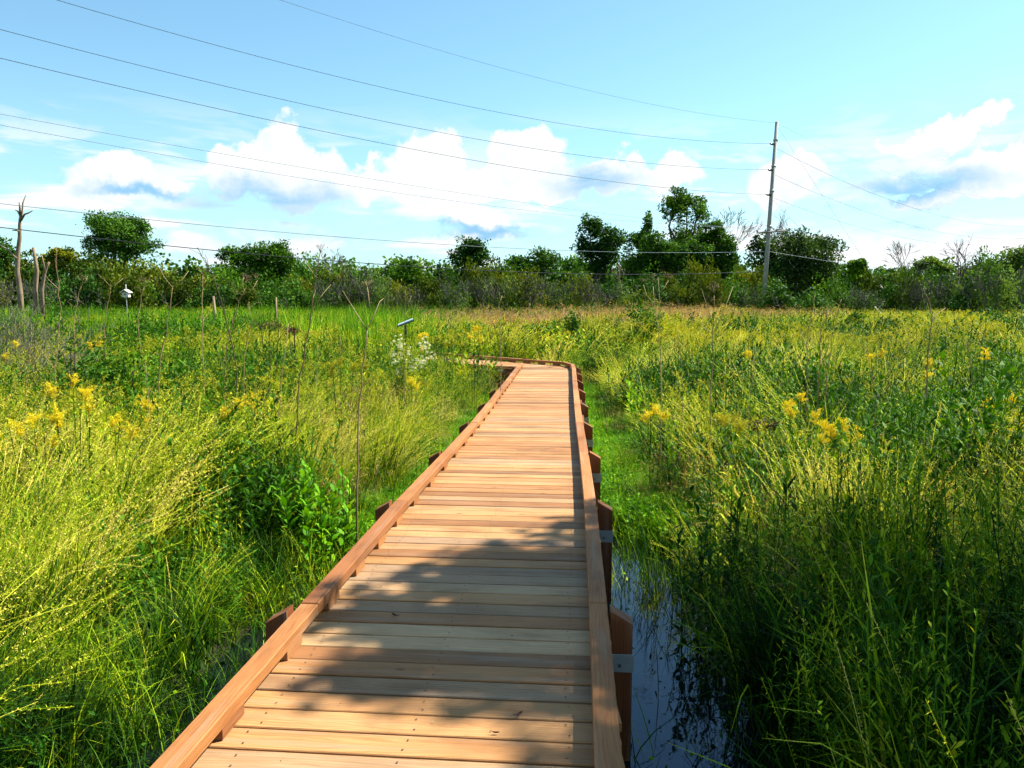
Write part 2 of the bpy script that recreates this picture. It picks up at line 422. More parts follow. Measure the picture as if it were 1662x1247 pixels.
# ------------------------------------------------------------ boardwalk course
LN = np.array([(-1.74, -4.), (-1.15, 2.39), (-.87, 5.77), (-.71, 7.39), (-.58, 8.9), (-.41, 10.7), (-.31, 12.5), (-.18, 14.1), (.10, 18.1), (.19, 19.15)])
RN = np.array([(-.22, -4.), (.355, 2.42), (.61, 5.75), (.73, 7.60), (.84, 9.48), (.98, 11.65), (1.15, 14.2), (1.46, 18.75)])
LN[:, 0] *= 1.018; RN[:, 0] *= 1.018
def edgeL(y): return np.interp(y, LN[:, 1], LN[:, 0])
def edgeR(y): return np.interp(y, RN[:, 1], RN[:, 0])
LEG_A = np.array([1.46, 18.75]); LEG_B = np.array([1.30, 19.42])
LEG_D = np.array([-.70, .714]); LEG_D /= np.linalg.norm(LEG_D)
IN_C = np.array([.19, 19.25])                      # inner corner
def dist_leg2(x, y):
    """signed distance ahead of / behind the second leg's centre line, and distance along it"""
    c = (LEG_B+IN_C)/2
    vx, vy = x-c[0], y-c[1]
    return vx*LEG_D[1]-vy*LEG_D[0], vx*LEG_D[0]+vy*LEG_D[1]

# ------------------------------------------------------------ ground and water
WATER = -.62
def ground_z(x, y):
    z = -.50 + (vnoise(x, y, 3.1, 3)-.5)*.10 + (vnoise(x, y, .7, 5)-.5)*.05
    yy = np.clip(y, -4, 19.2)
    dl = edgeL(yy)-x; dr = x-edgeR(yy)
    wob = (vnoise(x*0, y, 1.3, 9)-.5)*.5
    near = np.clip((7.4-y)/1.2, 0, 1)
    wl = np.where(y < 7.6, (1.05+wob)*near, .0); wr = np.where(y < 8.2, (1.0+wob)*np.clip((8.0-y)/1.4, 0, 1), 0)
    inside = np.clip(np.minimum(wl-dl, dl+2)/.25, 0, 1)*(dl > -1.2)
    inside = np.maximum(inside, np.clip(np.minimum(wr-dr, dr+2)/.25, 0, 1)*(dr > -1.2))
    under = ((dl < .05) & (dr < .05) & (y < 19.3))*1.
    hole = np.clip((1.0-np.hypot((x+.45)/1.0, (y-18.7)/1.3))*3, 0, 1)
    d2, a2 = dist_leg2(x, y); under2 = ((np.abs(d2) < .7) & (a2 > -.5))*1.
    k = np.maximum.reduce([inside, under, hole, under2*.8])*np.clip((60-y)/10, 0, 1)
    return z*(1-k) + (-.86)*k
def axis(near0, near1, step, far0, far1, n):
    a = np.arange(near0, near1, step)
    up = near1 + np.geomspace(step, far1-near1, n); dn = near0 - np.geomspace(step, near0-far0, n)
    return np.concatenate([dn[::-1], a, up])
X = axis(-6, 7, .12, -3000, 3000, 55); Y = axis(-3, 21, .12, -800, 5000, 60)
gx, gy = np.meshgrid(X, Y); gz = ground_z(gx, gy)
g = Geo(); nx, ny = len(X), len(Y)
i = (np.arange(ny-1)[:, None]*nx+np.arange(nx-1)[None]).ravel()
g.add(np.stack([gx, gy, gz], -1), np.stack([i, i+1, i+nx+1, i+nx], -1))
m, nt, out = new_mat('mud')
pos = nnew(nt, 'ShaderNodeNewGeometry').outputs['Position']
n1 = noise(nt, pos, .9, 5, .6); n2 = noise(nt, pos, 14, 5, .6)
c = mixc(nt, maprange(nt, n1, .38, .6), (.018, .014, .009), (.016, .035, .008))
c = mixc(nt, maprange(nt, n2, .4, .7, 0, .6), c, (.03, .028, .015))
p = nnew(nt, 'ShaderNodeBsdfPrincipled'); nlink(nt, c, p.inputs['Base Color']); p.inputs['Roughness'].default_value = .9; p.inputs['Specular IOR Level'].default_value = .05
bp = nnew(nt, 'ShaderNodeBump'); bp.inputs['Strength'].default_value = .8; bp.inputs['Distance'].default_value = .05; nlink(nt, n2, bp.inputs['Height']); nlink(nt, bp.outputs[0], p.inputs['Normal'])
nlink(nt, p.outputs[0], out.inputs[0])
tag(link('ground', g.mesh('ground', m, True)), 'dark boggy ground beneath the marsh plants', kind='structure')

g = Geo()
wx = np.linspace(-14, 16, 40); wy = np.linspace(-6, 28, 40); a, b = np.meshgrid(wx, wy)
i = (np.arange(39)[:, None]*40+np.arange(39)[None]).ravel()
g.add(np.stack([a, b, a*0+WATER], -1), np.stack([i, i+1, i+41, i+40], -1))
m, nt, out = new_mat('marsh_water')
p = nnew(nt, 'ShaderNodeBsdfPrincipled'); p.inputs['Base Color'].default_value = (.006, .010, .010, 1); p.inputs['Roughness'].default_value = .03; p.inputs['IOR'].default_value = 1.45
p.inputs['Specular IOR Level'].default_value = .55; p.inputs['Specular Tint'].default_value = (.28, .58, 1, 1)
pos = nnew(nt, 'ShaderNodeNewGeometry').outputs['Position']
bp = nnew(nt, 'ShaderNodeBump'); bp.inputs['Strength'].default_value = .12; bp.inputs['Distance'].default_value = .02; nlink(nt, noise(nt, pos, 5, 3, .5), bp.inputs['Height']); nlink(nt, bp.outputs[0], p.inputs['Normal'])
nlink(nt, p.outputs[0], out.inputs[0])
tag(link('water', g.mesh('water', m)), 'still dark marsh water beside the boardwalk', kind='structure')

# ------------------------------------------------------------ boardwalk
walk = thing('boardwalk', 'wooden plank boardwalk with low kerb rails bending left through the marsh', 'boardwalk', (0, 0, 0))
def clip(poly, p0, d):
    """keep the part of a convex polygon to the left of the line p0 + t d"""
    o = []
    n = np.array([-d[1], d[0]])
    for k in range(len(poly)):
        a, b = np.array(poly[k]), np.array(poly[(k+1) % len(poly)])
        da, db = (a-p0)@n, (b-p0)@n
        if da >= 0: o.append(a)
        if da*db < 0: o.append(a+(b-a)*da/(da-db))
    return o
deck = Geo(); holes = Geo()
def plank(poly, ax, jit=True):
    if len(poly) < 3: return
    if len(poly) == 3: poly = [poly[0], poly[1], poly[2], (np.array(poly[2])*.5+np.array(poly[0])*.5)]
    if len(poly) > 4: poly = poly[:4]
    t = float(np.clip(rng.uniform(0, 1), 0, 1)); dz = rng.normal(0, .0012) if jit else 0
    prism(deck, poly, -.036, dz, .0035, t, 0, (rng.uniform(0, 60), rng.uniform(0, 60)), ax)
y = -3.9
slope_off = -.076
while y < 19.0:
    wv = .138 + rng.normal(0, .0022)
    ex = rng.normal(0, .006); ex2 = rng.normal(0, .006)
    s = -(edgeL(y+.7)-edgeL(y-.7))/1.4 if y < 18.2 else -(edgeL(18.2+.7)-edgeL(18.2-.7))/1.4
    lx, rx = edgeL(y)-.004+ex, edgeR(min(y, 18.7))+.004+ex2
    w = rx-lx
    fan = w*s*(1+0)
    y0l, y0r = y-fan/2, y+fan/2
    g_ = .0035+abs(rng.normal(0, .0016))
    pl = [np.array((lx, y0l+g_)), np.array((rx, y0r+g_)), np.array((rx, y0r+wv)), np.array((lx, y0l+wv))]
    md = LEG_A-IN_C
    pl = clip(pl, IN_C+np.array((0, -.01)), -md) if y > 18.3 else pl
    plank(pl, (1, s))
    if y < 9:
        for (fx) in (lx+.19, lx+w*.5, rx-.19):
            for k in (.035, .105):
                tt = (fx-lx)/w
                yy = y0l+(y0r-y0l)*tt+k+rng.normal(0, .004); q = .0035
                xx = fx+rng.normal(0, .006)
                holes.add([(xx-q, yy-q, .0038), (xx+q, yy-q, .0038), (xx+q, yy+q, .0038), (xx-q, yy+q, .0038)], [(0, 1, 2, 3)])
    y += wv+g_
# second leg
perp = np.array([LEG_D[1], -LEG_D[0]])
sd = -.9
while sd < 9:
    base = LEG_B + LEG_D*sd
    a0 = base+perp*.02; a1 = base-perp*1.24
    w2 = .138
    pl = [a1+LEG_D*.003, a0+LEG_D*.003, a0+LEG_D*w2, a1+LEG_D*w2]
    pl = clip(pl, IN_C+np.array((0, .004)), (LEG_A-IN_C))
    if len(pl) > 2: pl = clip(pl, LEG_A+np.array((.004, 0)), LEG_B-LEG_A)
    plank(pl, perp)
    sd += .1415
dk = link('deck', deck.mesh('deck', M['deck'], uv=True), walk)
link('screw', holes.mesh('screw', M['hole']), dk)['kind'] = 'stuff'

def seg_box(g, a, b, off, width, z0, z1, tint, uvo, ch=.004, shrink=.002):
    a = np.array(a, float); b = np.array(b, float); d = (b-a); L = np.linalg.norm(d); d /= L
    n = np.array([d[1], -d[0]])                   # to the right of travel
    p0 = a+d*shrink+n*off; p1 = b-d*shrink+n*off
    prism(g, [p0, p0+n*width, p1+n*width, p1], z0, z1, ch, tint, 0, uvo, d)
POSTS = [-2.25, -.25, 1.78, 3.72, 5.78, 7.72, 9.62, 11.45, 13.2, 14.7, 16.3, 17.7]
def rail_run(pts, side):
    """kerb rail on outer edge line pts; side +1: rail lies left of the line (right-hand edge), -1: right of it"""
    W = .09
    off = -W if side > 0 else 0.
    for k in range(len(pts)-1):
        g = Geo(); seg_box(g, pts[k], pts[k+1], off, W, .050+rng.uniform(0, .0015), .104+rng.normal(0, .0015), rng.uniform(0, 1), (rng.uniform(0, 40), rng.uniform(0, 40)), .004)
        link('kerb_rail', g.mesh('kerb_rail', M['rail'], uv=True), walk)
        a, b = np.array(pts[k]), np.array(pts[k+1]); L = np.linalg.norm(b-a); d = (b-a)/L
        nb = max(1, round(L/.56))
        for j in range(nb):
            c = a+d*(L*(j+.5)/nb)
            g = Geo(); seg_box(g, c-d*.095, c+d*.095, off+.003, W-.006, .0045, .0485, rng.uniform(0, 1), (rng.uniform(0, 40), rng.uniform(0, 40)), .002, 0)
            link('rail_block', g.mesh('rail_block', M['rail'], uv=True), walk)
ys = [-4.]+[v+.12 for v in POSTS]
Lp = [(edgeL(v), v) for v in ys]+[(.10+.085, 19.10)]
Rp = [(edgeR(v), v) for v in ys]+[tuple(LEG_A)]
rail_run(Lp, -1)
rail_run(Rp, 1)
far = [tuple(LEG_A), tuple(LEG_B)]+[tuple(LEG_B+LEG_D*s) for s in (1.5, 3.2, 4.9, 6.6, 8.8)]
rail_run(far, 1)

def post(x, y, side, ang, depth=.095, top=.128):
    """timber post fixed outside the deck edge, top cut sloping outwards"""
    g = Geo(); w = .105
    e = .010*side                                   # stand just off the rail
    x0, x1 = (x+e, x+e+side*w)
    zi, zo = top, top-.062
    y0, y1 = -depth/2, depth/2
    V = []
    for (xx, zt) in ((x0, zi), (x1, zo)):
        for yy in (y0, y1):
            dx = xx-x
            px, py = x+dx*cos(ang)-yy*sin(ang), y+dx*sin(ang)+yy*cos(ang)
            V += [(px, py, -1.3), (px, py, zt)]
    # 0,1: inner near bottom/top; 2,3 inner far; 4,5 outer near; 6,7 outer far
    F = [(0, 4, 5, 1), (4, 6, 7, 5), (6, 2, 3, 7), (2, 0, 1, 3), (1, 5, 7, 3), (0, 2, 6, 4)]
    if side < 0: F = [f[::-1] for f in F]
    uv = []
    for f in F:
        for k in f: uv.append((V[k][2]+x*3, (V[k][0]-x)+(V[k][1]-y)+y*7))
    g.add(V, F, rng.uniform(0, 1), 0, uv)
    P = link('post', g.mesh('post', M['post'], uv=True), walk)
    # galvanised plate across the near face with a bolt
    g = Geo(); b = Geo()
    cx = x+side*(.010+w/2+.004); 
    def loc(dx, dy): return x+dx*cos(ang)-dy*sin(ang), y+dx*sin(ang)+dy*cos(ang)
    c = loc(side*(.010+w/2+.004), y0-.0045)
    box(g, (c[0], c[1], -.125), (w+.006, .005, .088), ang, ch=.001)
    P2 = link('bracket', g.mesh('bracket', M['galv']), P)
    c = loc(side*(.010+w*.42), y0-.009)
    tube(b, [(c[0], c[1]+.004, -.135), (c[0], c[1]-.007, -.135)], .009, 6)
    link('bolt', b.mesh('bolt', M['bolt']), P)
    return P
for v in POSTS:
    post(edgeL(v), v, -1, -.08 if v > -9 else 0)
    post(edgeR(v), v, 1, -.075)
aL = math.atan2(LEG_D[1], LEG_D[0])-pi/2
for s in (1.4, 3.1, 4.8):
    q = LEG_B+LEG_D*s; post(q[0], q[1], 1, aL)
# beams
for k in range(len(ys)-1):
    for off in (.07, .72, 1.37):
        g = Geo()
        a = np.array((edgeL(ys[k])+off, ys[k])); b = np.array((edgeL(ys[k+1])+off, ys[k+1]))
        seg_box(g, a, b, 0, .04, -.24, -.038, .3, (rng.uniform(0, 9), 3))
        link('joist', g.mesh('joist', M['post'], uv=True), walk)
for v in POSTS:
    g = Geo(); seg_box(g, (edgeL(v)+.01, v+.02), (edgeR(v)-.01, v-.10), 0, .04, -.44, -.245, .3, (3, 5))
    link('cross_beam', g.mesh('cross_beam', M['post'], uv=True), walk)
g = Geo(); a = IN_C+LEG_D*.1-perp*(-.0); 
seg_box(g, LEG_B-perp*1.18+LEG_D*.25, LEG_B-perp*1.18+LEG_D*8.8, 0, .04, -.24, -.038, .3, (1, 2))
link('joist', g.mesh('joist', M['post'], uv=True), walk)
for s in (.55, 1.0, 1.55):
    g = Geo(); q = LEG_B-perp*1.235+LEG_D*s
    seg_box(g, q-LEG_D*.1, q+LEG_D*.1, -.004, .006, -.115, -.065, .3, (1, 2), .001)
    link('bracket', g.mesh('bracket', M['galv']), walk)

# ------------------------------------------------------------ vegetation clump makers (origin at ground)
def disc(n, r, rs=rng):
    a = rs.uniform(0, 2*pi, n); d = r*np.sqrt(rs.uniform(0, 1, n)); return np.stack([d*np.cos(a), d*np.sin(a), np.zeros(n)], 1)
def tall_grass(n=150, h=(.45, 1.0), w=(.005, .012), r=.27, seed=30, wind=.75, wmul=1., seedheads=True, tint0=.35, hm=1.):
    g = Geo(); b = disc(n, r); b[:, 2] = -.05
    az = rng.normal(0, 1.5, n); L = rng.uniform(*h, n)*hm
    ribbons(g, b, az, rng.uniform(.02, .40, n), rng.uniform(.3, 1.9, n), L, rng.uniform(*w, n)*wmul, 4, tint=np.clip(rng.normal(tint0, .14, n), 0, 1))
    if seedheads:
        b = disc(seed, r*.8); az = rng.normal(0, .45, seed); L = rng.uniform(h[1]*.9, h[1]*1.35, seed)*hm
        C = ribbons(g, b, az, rng.uniform(.10, .42, seed), rng.uniform(.2, wind*1.8, seed), L, .0035*wmul, 5, prof=np.ones(6)*.8, tint=.72)
        P = []
        for k in range(seed):
            c = C[k]; t = rng.uniform(.60, 1.0, 40)*5
            i0 = np.minimum(t.astype(int), 4); f = (t-i0)[:, None]
            p = c[i0]*(1-f)+c[i0+1]*f + rng.normal(0, .011, (40, 3))*.5*(1.25-(t/5-.66)[:, None])
            P.append(p)
        P = np.concatenate(P)
        specks(g, P, rng.uniform(.012, .022, len(P))*wmul**.6, np.clip(rng.normal(.80, .1, len(P)), 0, 1), 0, 4.5)
    return g
LEAF = np.array([.25, 1.0, .10])
def herb(stems=9, h=(.8, 1.25), r=.2, leafn=24, ll=(.05, .11), lw=.014, flower=0, mul=1., t0=.45, fm=1, wide=1.):
    g = Geo(); b = disc(stems, r); b[:, 2] = -.05
    L = rng.uniform(*h, stems)
    C = ribbons(g, b, rng.uniform(0, 6.28, stems), rng.uniform(0, .32, stems), rng.uniform(-.1, .6, stems), L, .006*mul, 4, prof=np.ones(5)*.9, tint=.35)
    for k in range(stems):
        t = np.linspace(.12, .97, leafn)*4; i0 = np.minimum(t.astype(int), 3); f = (t-i0)[:, None]
        p = C[k][i0]*(1-f)+C[k][i0+1]*f
        a = np.arange(leafn)*2.4+rng.uniform(0, 6); up = t/4
        ribbons(g, p, a, rng.uniform(.7, 1.25, leafn)-up*.35, rng.uniform(.2, .8, leafn), rng.uniform(*ll, leafn)*(1.15-.5*up)*mul, lw*mul*wide, 2, prof=LEAF, tint=np.clip(rng.normal(t0, .16, leafn), 0, 1))
        if flower and rng.random() < flower:
            top = C[k][-1]; nb = 7
            for j in range(nb):
                q = ribbons(g, top[None]-[[0, 0, rng.uniform(0, .12)]], rng.uniform(0, 6.28), rng.uniform(.2, .8), rng.uniform(.5, 1.1), rng.uniform(.07, .15)*mul, .003, 3, prof=np.ones(4), tint=.5)
                m = 16; tt = rng.uniform(.2, 1, m)*3; i1 = np.minimum(tt.astype(int), 2); ff = (tt-i1)[:, None]
                pp = q[0][i1]*(1-ff)+q[0][i1+1]*ff+rng.normal(0, .006*mul, (m, 3))
                specks(g, pp, rng.uniform(.009, .016, m)*mul, rng.uniform(.2, 1, m), fm, 1.3)
    return g
def turf():
    g = Geo(); n = 70; b = disc(n, .17); b[:, 2] = -.02
    ribbons(g, b, rng.uniform(0, 6.28, n), rng.uniform(.1, .8, n), rng.uniform(.3, 1.2, n), rng.uniform(.07, .20, n), rng.uniform(.005, .010, n), 3, tint=rng.uniform(.1, .9, n))
    m = 40; p = disc(m, .18); p[:, 2] = rng.uniform(.02, .10, m); specks(g, p, rng.uniform(.015, .035, m), rng.uniform(.3, 1, m), 0, 1.5, .5)
    return g
def cattail(mul=1.):
    g = Geo(); n = 22; b = disc(n, .3)
    ribbons(g, b, rng.uniform(0, 6.28, n), rng.uniform(0, .16, n), rng.uniform(.05, .5, n), rng.uniform(1.0, 1.5, n), rng.uniform(.012, .02, n)*mul, 4, tint=rng.uniform(.2, 1, n), twist=1.2)
    return g
def drygrass(mul=1., h=(.5, 1.05), n=55, mat=0, r=.3):
    g = Geo(); b = disc(n, r); b[:, 2] = -.03
    C = ribbons(g, b, rng.uniform(0, 6.28, n), rng.uniform(.05, .5, n), rng.uniform(.1, 1.6, n), rng.uniform(*h, n), rng.uniform(.003, .007, n)*mul, 4, tint=rng.uniform(.1, 1, n), mat=mat)
    k = n//2; P = C[:k, -1][:, None]+rng.normal(0, .022*mul**.5, (k, 10, 3)); P = P.reshape(-1, 3)
    specks(g, P, rng.uniform(.012, .025, len(P))*mul**.7, rng.uniform(.2, 1, len(P)), mat, 2.2)
    return g
def emergent():
    g = Geo(); n = 14; b = disc(n, .22)
    ribbons(g, b, rng.uniform(0, 6.28, n), rng.uniform(0, .5, n), rng.uniform(.1, 1.3, n), rng.uniform(.15, .5, n), rng.uniform(.003, .007, n), 4, tint=rng.uniform(.1, .6, n))
    m = 5; p = disc(m, .25); p[:, 2] = rng.uniform(.08, .25, m); specks(g, p, rng.uniform(.02, .045, m), rng.uniform(.1, .5, m), 0, 2)
    return g

SRC = bpy.data.collections
def variants(name, makers, mats):
    c = SRC.new(name)
    for k, f in enumerate(makers):
        o = bpy.data.objects.new(f'{name}_{k:02d}', f().mesh(f'{name}_{k:02d}', mats)); c.objects.link(o)
    return c
def scatter(name, coll, P, rz, tilt, scl, label):
    n = len(P)
    if n == 0: return
    me = bpy.data.meshes.new(name+'_points'); me.vertices.add(n); me.vertices.foreach_set('co', np.asarray(P, float).ravel())
    R = np.stack([tilt[:, 0], tilt[:, 1], rz], 1)
    a = me.attributes.new('rot', 'FLOAT_VECTOR', 'POINT'); a.data.foreach_set('vector', R.astype(np.float32).ravel())
    a = me.attributes.new('scl', 'FLOAT_VECTOR', 'POINT'); a.data.foreach_set('vector', np.asarray(scl, np.float32).ravel())
    a = me.attributes.new('idx', 'INT', 'POINT'); a.data.foreach_set('value', rng.integers(0, len(coll.objects), n).astype(np.int32))
    o = link(name, me); tag(o, label, kind='stuff')
    ng = bpy.data.node_groups.new(name, 'GeometryNodeTree')
    ng.interface.new_socket('Geometry', in_out='INPUT', socket_type='NodeSocketGeometry')
    ng.interface.new_socket('Geometry', in_out='OUTPUT', socket_type='NodeSocketGeometry')
    gi = ng.nodes.new('NodeGroupInput'); go = ng.nodes.new('NodeGroupOutput')
    ci = ng.nodes.new('GeometryNodeCollectionInfo'); ci.inputs[0].default_value = coll; ci.inputs[1].default_value = True; ci.inputs[2].default_value = True
    ip = ng.nodes.new('GeometryNodeInstanceOnPoints'); ip.inputs['Pick Instance'].default_value = True
    def na(nm, dt):
        q = ng.nodes.new('GeometryNodeInputNamedAttribute'); q.data_type = dt; q.inputs[0].default_value = nm; return q.outputs[0]
    e = ng.nodes.new('FunctionNodeEulerToRotation')
    ng.links.new(na('rot', 'FLOAT_VECTOR'), e.inputs[0])
    ng.links.new(gi.outputs[0], ip.inputs['Points']); ng.links.new(ci.outputs[0], ip.inputs['Instance'])
    ng.links.new(na('idx', 'INT'), ip.inputs['Instance Index']); ng.links.new(e.outputs[0], ip.inputs['Rotation'])
    ng.links.new(na('scl', 'FLOAT_VECTOR'), ip.inputs['Scale']); ng.links.new(ip.outputs[0], go.inputs[0])
    md = o.modifiers.new('instances', 'NODES'); md.node_group = ng
    return o

V_tall = variants('src_tall', [lambda: tall_grass() for _ in range(6)], [M['grass']])
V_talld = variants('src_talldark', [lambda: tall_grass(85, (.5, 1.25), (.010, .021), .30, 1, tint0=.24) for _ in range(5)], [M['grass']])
V_tallf = variants('src_tallfar', [lambda: tall_grass(75, (.6, 1.0), (.004, .008), .5, 20, wmul=2.6) for _ in range(4)], [M['grass']])
V_herb = variants('src_herb', [lambda: herb(20, r=.36, leafn=34, ll=(.035, .08), lw=.010) for _ in range(4)]+[lambda: herb(14, (.6, 1.1), .36, 18, (.07, .13), .026, t0=.5) for _ in range(3)], [M['herb'], M['gold']])
V_herbf = variants('src_herbfar', [lambda: herb(14, (.8, 1.2), .5, 16, (.06, .11), .02, mul=2.0, flower=.3) for _ in range(4)]+[lambda: herb(14, (.8, 1.15), .5, 16, (.06, .11), .02, mul=2.0, t0=.7) for _ in range(3)], [M['herb'], M['gold']])
V_gold = variants('src_gold', [lambda: herb(17, (.7, 1.2), .36, 30, (.035, .08), .010, flower=.5, t0=.6) for _ in range(4)], [M['herb'], M['gold']])
V_goldf = variants('src_goldfar', [lambda: herb(13, (.85, 1.15), .5, 13, mul=2.2, flower=.85, t0=.75) for _ in range(4)], [M['herb'], M['gold']])
V_turf = variants('src_turf', [turf for _ in range(5)], [M['turf']])
V_cat = variants('src_cattail', [lambda: cattail(1.5) for _ in range(4)], [M['cattail']])
V_dry = variants('src_dry', [lambda: drygrass(1.2, (.4, .95), 95, r=.38) for _ in range(4)], [M['dry']])
V_dryf = variants('src_dryfar', [lambda: drygrass(3.2, (.7, 1.2), 60) for _ in range(4)], [M['pinkdry']])
V_dark = variants('src_dark', [lambda: herb(16, (.6, 1.15), .38, 22, (.07, .13), .030, t0=.45) for _ in range(4)], [M['herbdark'], M['gold']])
V_em = variants('src_emergent', [emergent for _ in range(4)], [M['herb']])

# ---- where they grow
def sample(y0, y1, dens, margin=1.5):
    area_pts = []
    A = ((.66*y0+margin)+(.66*y1+margin))*(y1-y0)
    n = int(A*dens)
    y = rng.uniform(y0, y1, n*3)
    x = rng.uniform(-1, 1, n*3)*(.66*y1+margin)
    k = np.abs(x) < .66*y+margin
    return x[k][:n], y[k][:n]      # even density over the wedge in view
pools = {k: [] for k in ('tall', 'talld', 'tallf', 'herb', 'herbf', 'gold', 'goldf', 'turf', 'cat', 'dry', 'dryf', 'em', 'dark')}
def put(kind, x, y, s, rz=None, sz=None):
    n = len(x)
    if n == 0: return
    z = ground_z(x, y)
    rz = rng.uniform(0, 2*pi, n) if rz is None else rz
    pools[kind].append((x, y, z, np.broadcast_to(s, (n,)), rz, np.broadcast_to(s if sz is None else sz, (n,))))
def veg(y0, y1, dens, far):
    x, y = sample(y0, y1, dens)
    yy = np.clip(y, -4, 19.2); dl = edgeL(yy)-x; dr = x-edgeR(yy)
    d2, a2 = dist_leg2(x, y)
    left = x < (edgeL(yy)+edgeR(yy))/2
    # cleared strip beside the walk
    wob = (vnoise(x, y, 1.7, 21)-.5)
    clL = np.where(y < 7.0, 1.0, np.where(y < 13, .60, .25)) + wob*.6
    clR = np.where(y < 7.6, .88, np.where(y < 17, .85, .25)) + wob*.6
    clear = np.where(left, dl < clL, dr < clR) & (y < 19.3)
    leg2 = (np.abs(d2) < .72) & (a2 > -.3)
    leg2 |= (np.abs(x+.35) < .7) & (y > 17.6) & (y < 19.9)
    ok = ~clear & ~leg2
    x, y, left, dl, dr = x[ok], y[ok], left[ok], dl[ok], dr[ok]
    hN = vnoise(x, y, 5. if far else 2.4, 31)*.6+vnoise(x, y, 2. if far else .9, 32)*.4
    sc_ = .60+.72*hN+rng.normal(0, .13, len(x))
    edge = np.clip((np.where(left, dl, dr)-.8)/1.2, 0, 1); sc_ = sc_*np.where(y < 19, .72+.28*edge, 1)
    # choose species by patch noise and zone
    u = rng.uniform(0, 1, len(x)); a = vnoise(x, y, 2.2, 41); b = vnoise(x, y, 5., 42); c = vnoise(x, y, 3.2, 43)
    dk_ = vnoise(x, y, 2.6 if not far else 6., 61)*.65+vnoise(x, y, 1.1 if not far else 2.5, 62)*.35
    isd = (dk_ > np.where(y < 7, .64, .565)) & (rng.uniform(0, 1, len(x)) < np.where(y < 8, .8, .62))
    isd &= ~(left & (y < 7.4) & (dl > 1.7))
    put('dark', x[isd], y[isd], sc_[isd]*np.where(y[isd] > 22, 1.25, 1.0)*rng.uniform(.85, 1.2, isd.sum()))
    q_ = ~isd; x, y, left, dl, dr, sc_, u, a, b, c = x[q_], y[q_], left[q_], dl[q_], dr[q_], sc_[q_], u[q_], a[q_], b[q_], c[q_]
    if not far:
        pg = np.where(left, np.where(y < 7.6, .95, .12), np.where(y < 6.5, .62, .26))
        pg = np.clip(pg+np.where((~left) | (y > 7.6), (a-.5)*1.3, 0), .03, .97)
        isg = u < pg
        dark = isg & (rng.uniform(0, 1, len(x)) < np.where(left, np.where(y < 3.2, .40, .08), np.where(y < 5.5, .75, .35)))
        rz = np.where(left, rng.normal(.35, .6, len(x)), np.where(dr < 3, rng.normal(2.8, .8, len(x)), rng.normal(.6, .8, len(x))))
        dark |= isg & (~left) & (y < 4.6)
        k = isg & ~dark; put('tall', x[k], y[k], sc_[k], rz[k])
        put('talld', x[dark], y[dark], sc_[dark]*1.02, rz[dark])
        rest = ~isg; v = rng.uniform(0, 1, len(x))
        gold = rest & (v < np.clip((b-.45)*1.8, .03, .6)) & (y > 6.5)
        dry = rest & ~gold & (v > 1-np.clip((c-.40)*1.6, .03, .55)*np.where(y > 5, 1, .2)*np.where(left, 1.3, .6) - .45*(left & (dl < 2.6) & (y > 7.5) & (y < 15)))
        hb = rest & ~gold & ~dry
        put('gold', x[gold], y[gold], sc_[gold]); put('dry', x[dry], y[dry], sc_[dry]*.85); put('herb', x[hb], y[hb], sc_[hb]*.95)
    else:
        jit = (vnoise(x, y, 3., 51)-.5)*.14; jy = (vnoise(x, y, 4., 52)-.5)*16
        catz = left & (y+jy > 24) & (x/y+jit < -.10) & (y+jy < 62+40*(x/y < -.2))
        tanz = ~catz & (y+jy > 40) & (y+jy < 66) & (x/y+jit > -.16) & (x/y+jit < .40)
        k = catz & (u < .55); put('cat', x[k], y[k], sc_[k]*1.05)
        k = tanz & (u < .5); put('dryf', x[k], y[k], sc_[k]*1.3)
        r = ~(catz & (u < .55)) & ~(tanz & (u < .5)); u = rng.uniform(0, 1, len(x))
        b = b - .22*(left & (x/y < -.05))
        k = r & (u < .30+(a-.5)*.5); put('tallf', x[k], y[k], sc_[k]*1.05, rng.normal(.4, .8, k.sum()))
        k2 = r & ~k & (u < .30+(a-.5)*.5+np.clip(.10+(b-.5)*1.2, .02, .4)); put('goldf', x[k2], y[k2], sc_[k2])
        k3 = r & ~k & ~k2; put('herbf', x[k3], y[k3], sc_[k3]*.97)
veg(.9, 9, 9.5, False)
veg(9, 22, 6.0, False)
veg(22, 48, 3.6, True)
veg(48, 78, 3.0, True)
# turf strips and water edge plants
n = 5200
y = rng.uniform(6.6, 19, n); side = rng.uniform(0, 1, n) < .5
d = rng.uniform(0.0, 1.3, n)
x = np.where(side, edgeL(y)-.12-d, edgeR(y)+.12+d)
k = (ground_z(x, y) > WATER+.01)
put('turf', x[k], y[k], rng.uniform(.8, 1.5, k.sum()))
n = 240; y = rng.uniform(1.5, 7.6, n); side = rng.uniform(0, 1, n) < .7; d = rng.uniform(.55, 1.4, n)
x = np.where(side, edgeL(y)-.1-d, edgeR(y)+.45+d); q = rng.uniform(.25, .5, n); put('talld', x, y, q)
n = 260; y = rng.uniform(7.5, 19, n); side = rng.uniform(0, 1, n) < .5; d = rng.uniform(.25, 1.5, n)
x = np.where(side, edgeL(y)-.1-d, edgeR(y)+.1+d); q = rng.uniform(.22, .5, n); put('herb', x, y, q)
n = 150; y = rng.uniform(7.5, 19, n); side = rng.uniform(0, 1, n) < .5; d = rng.uniform(.4, 1.5, n)
x = np.where(side, edgeL(y)-.1-d, edgeR(y)+.1+d); q = rng.uniform(.25, .5, n); put('dry', x, y, q)
n = 560; y = rng.uniform(2.0, 8.2, n); side = rng.uniform(0, 1, n) < .5
d = rng.uniform(.10, 1.15, n); x = np.where(side, edgeL(y)-.15-d, edgeR(y)+.15+d)
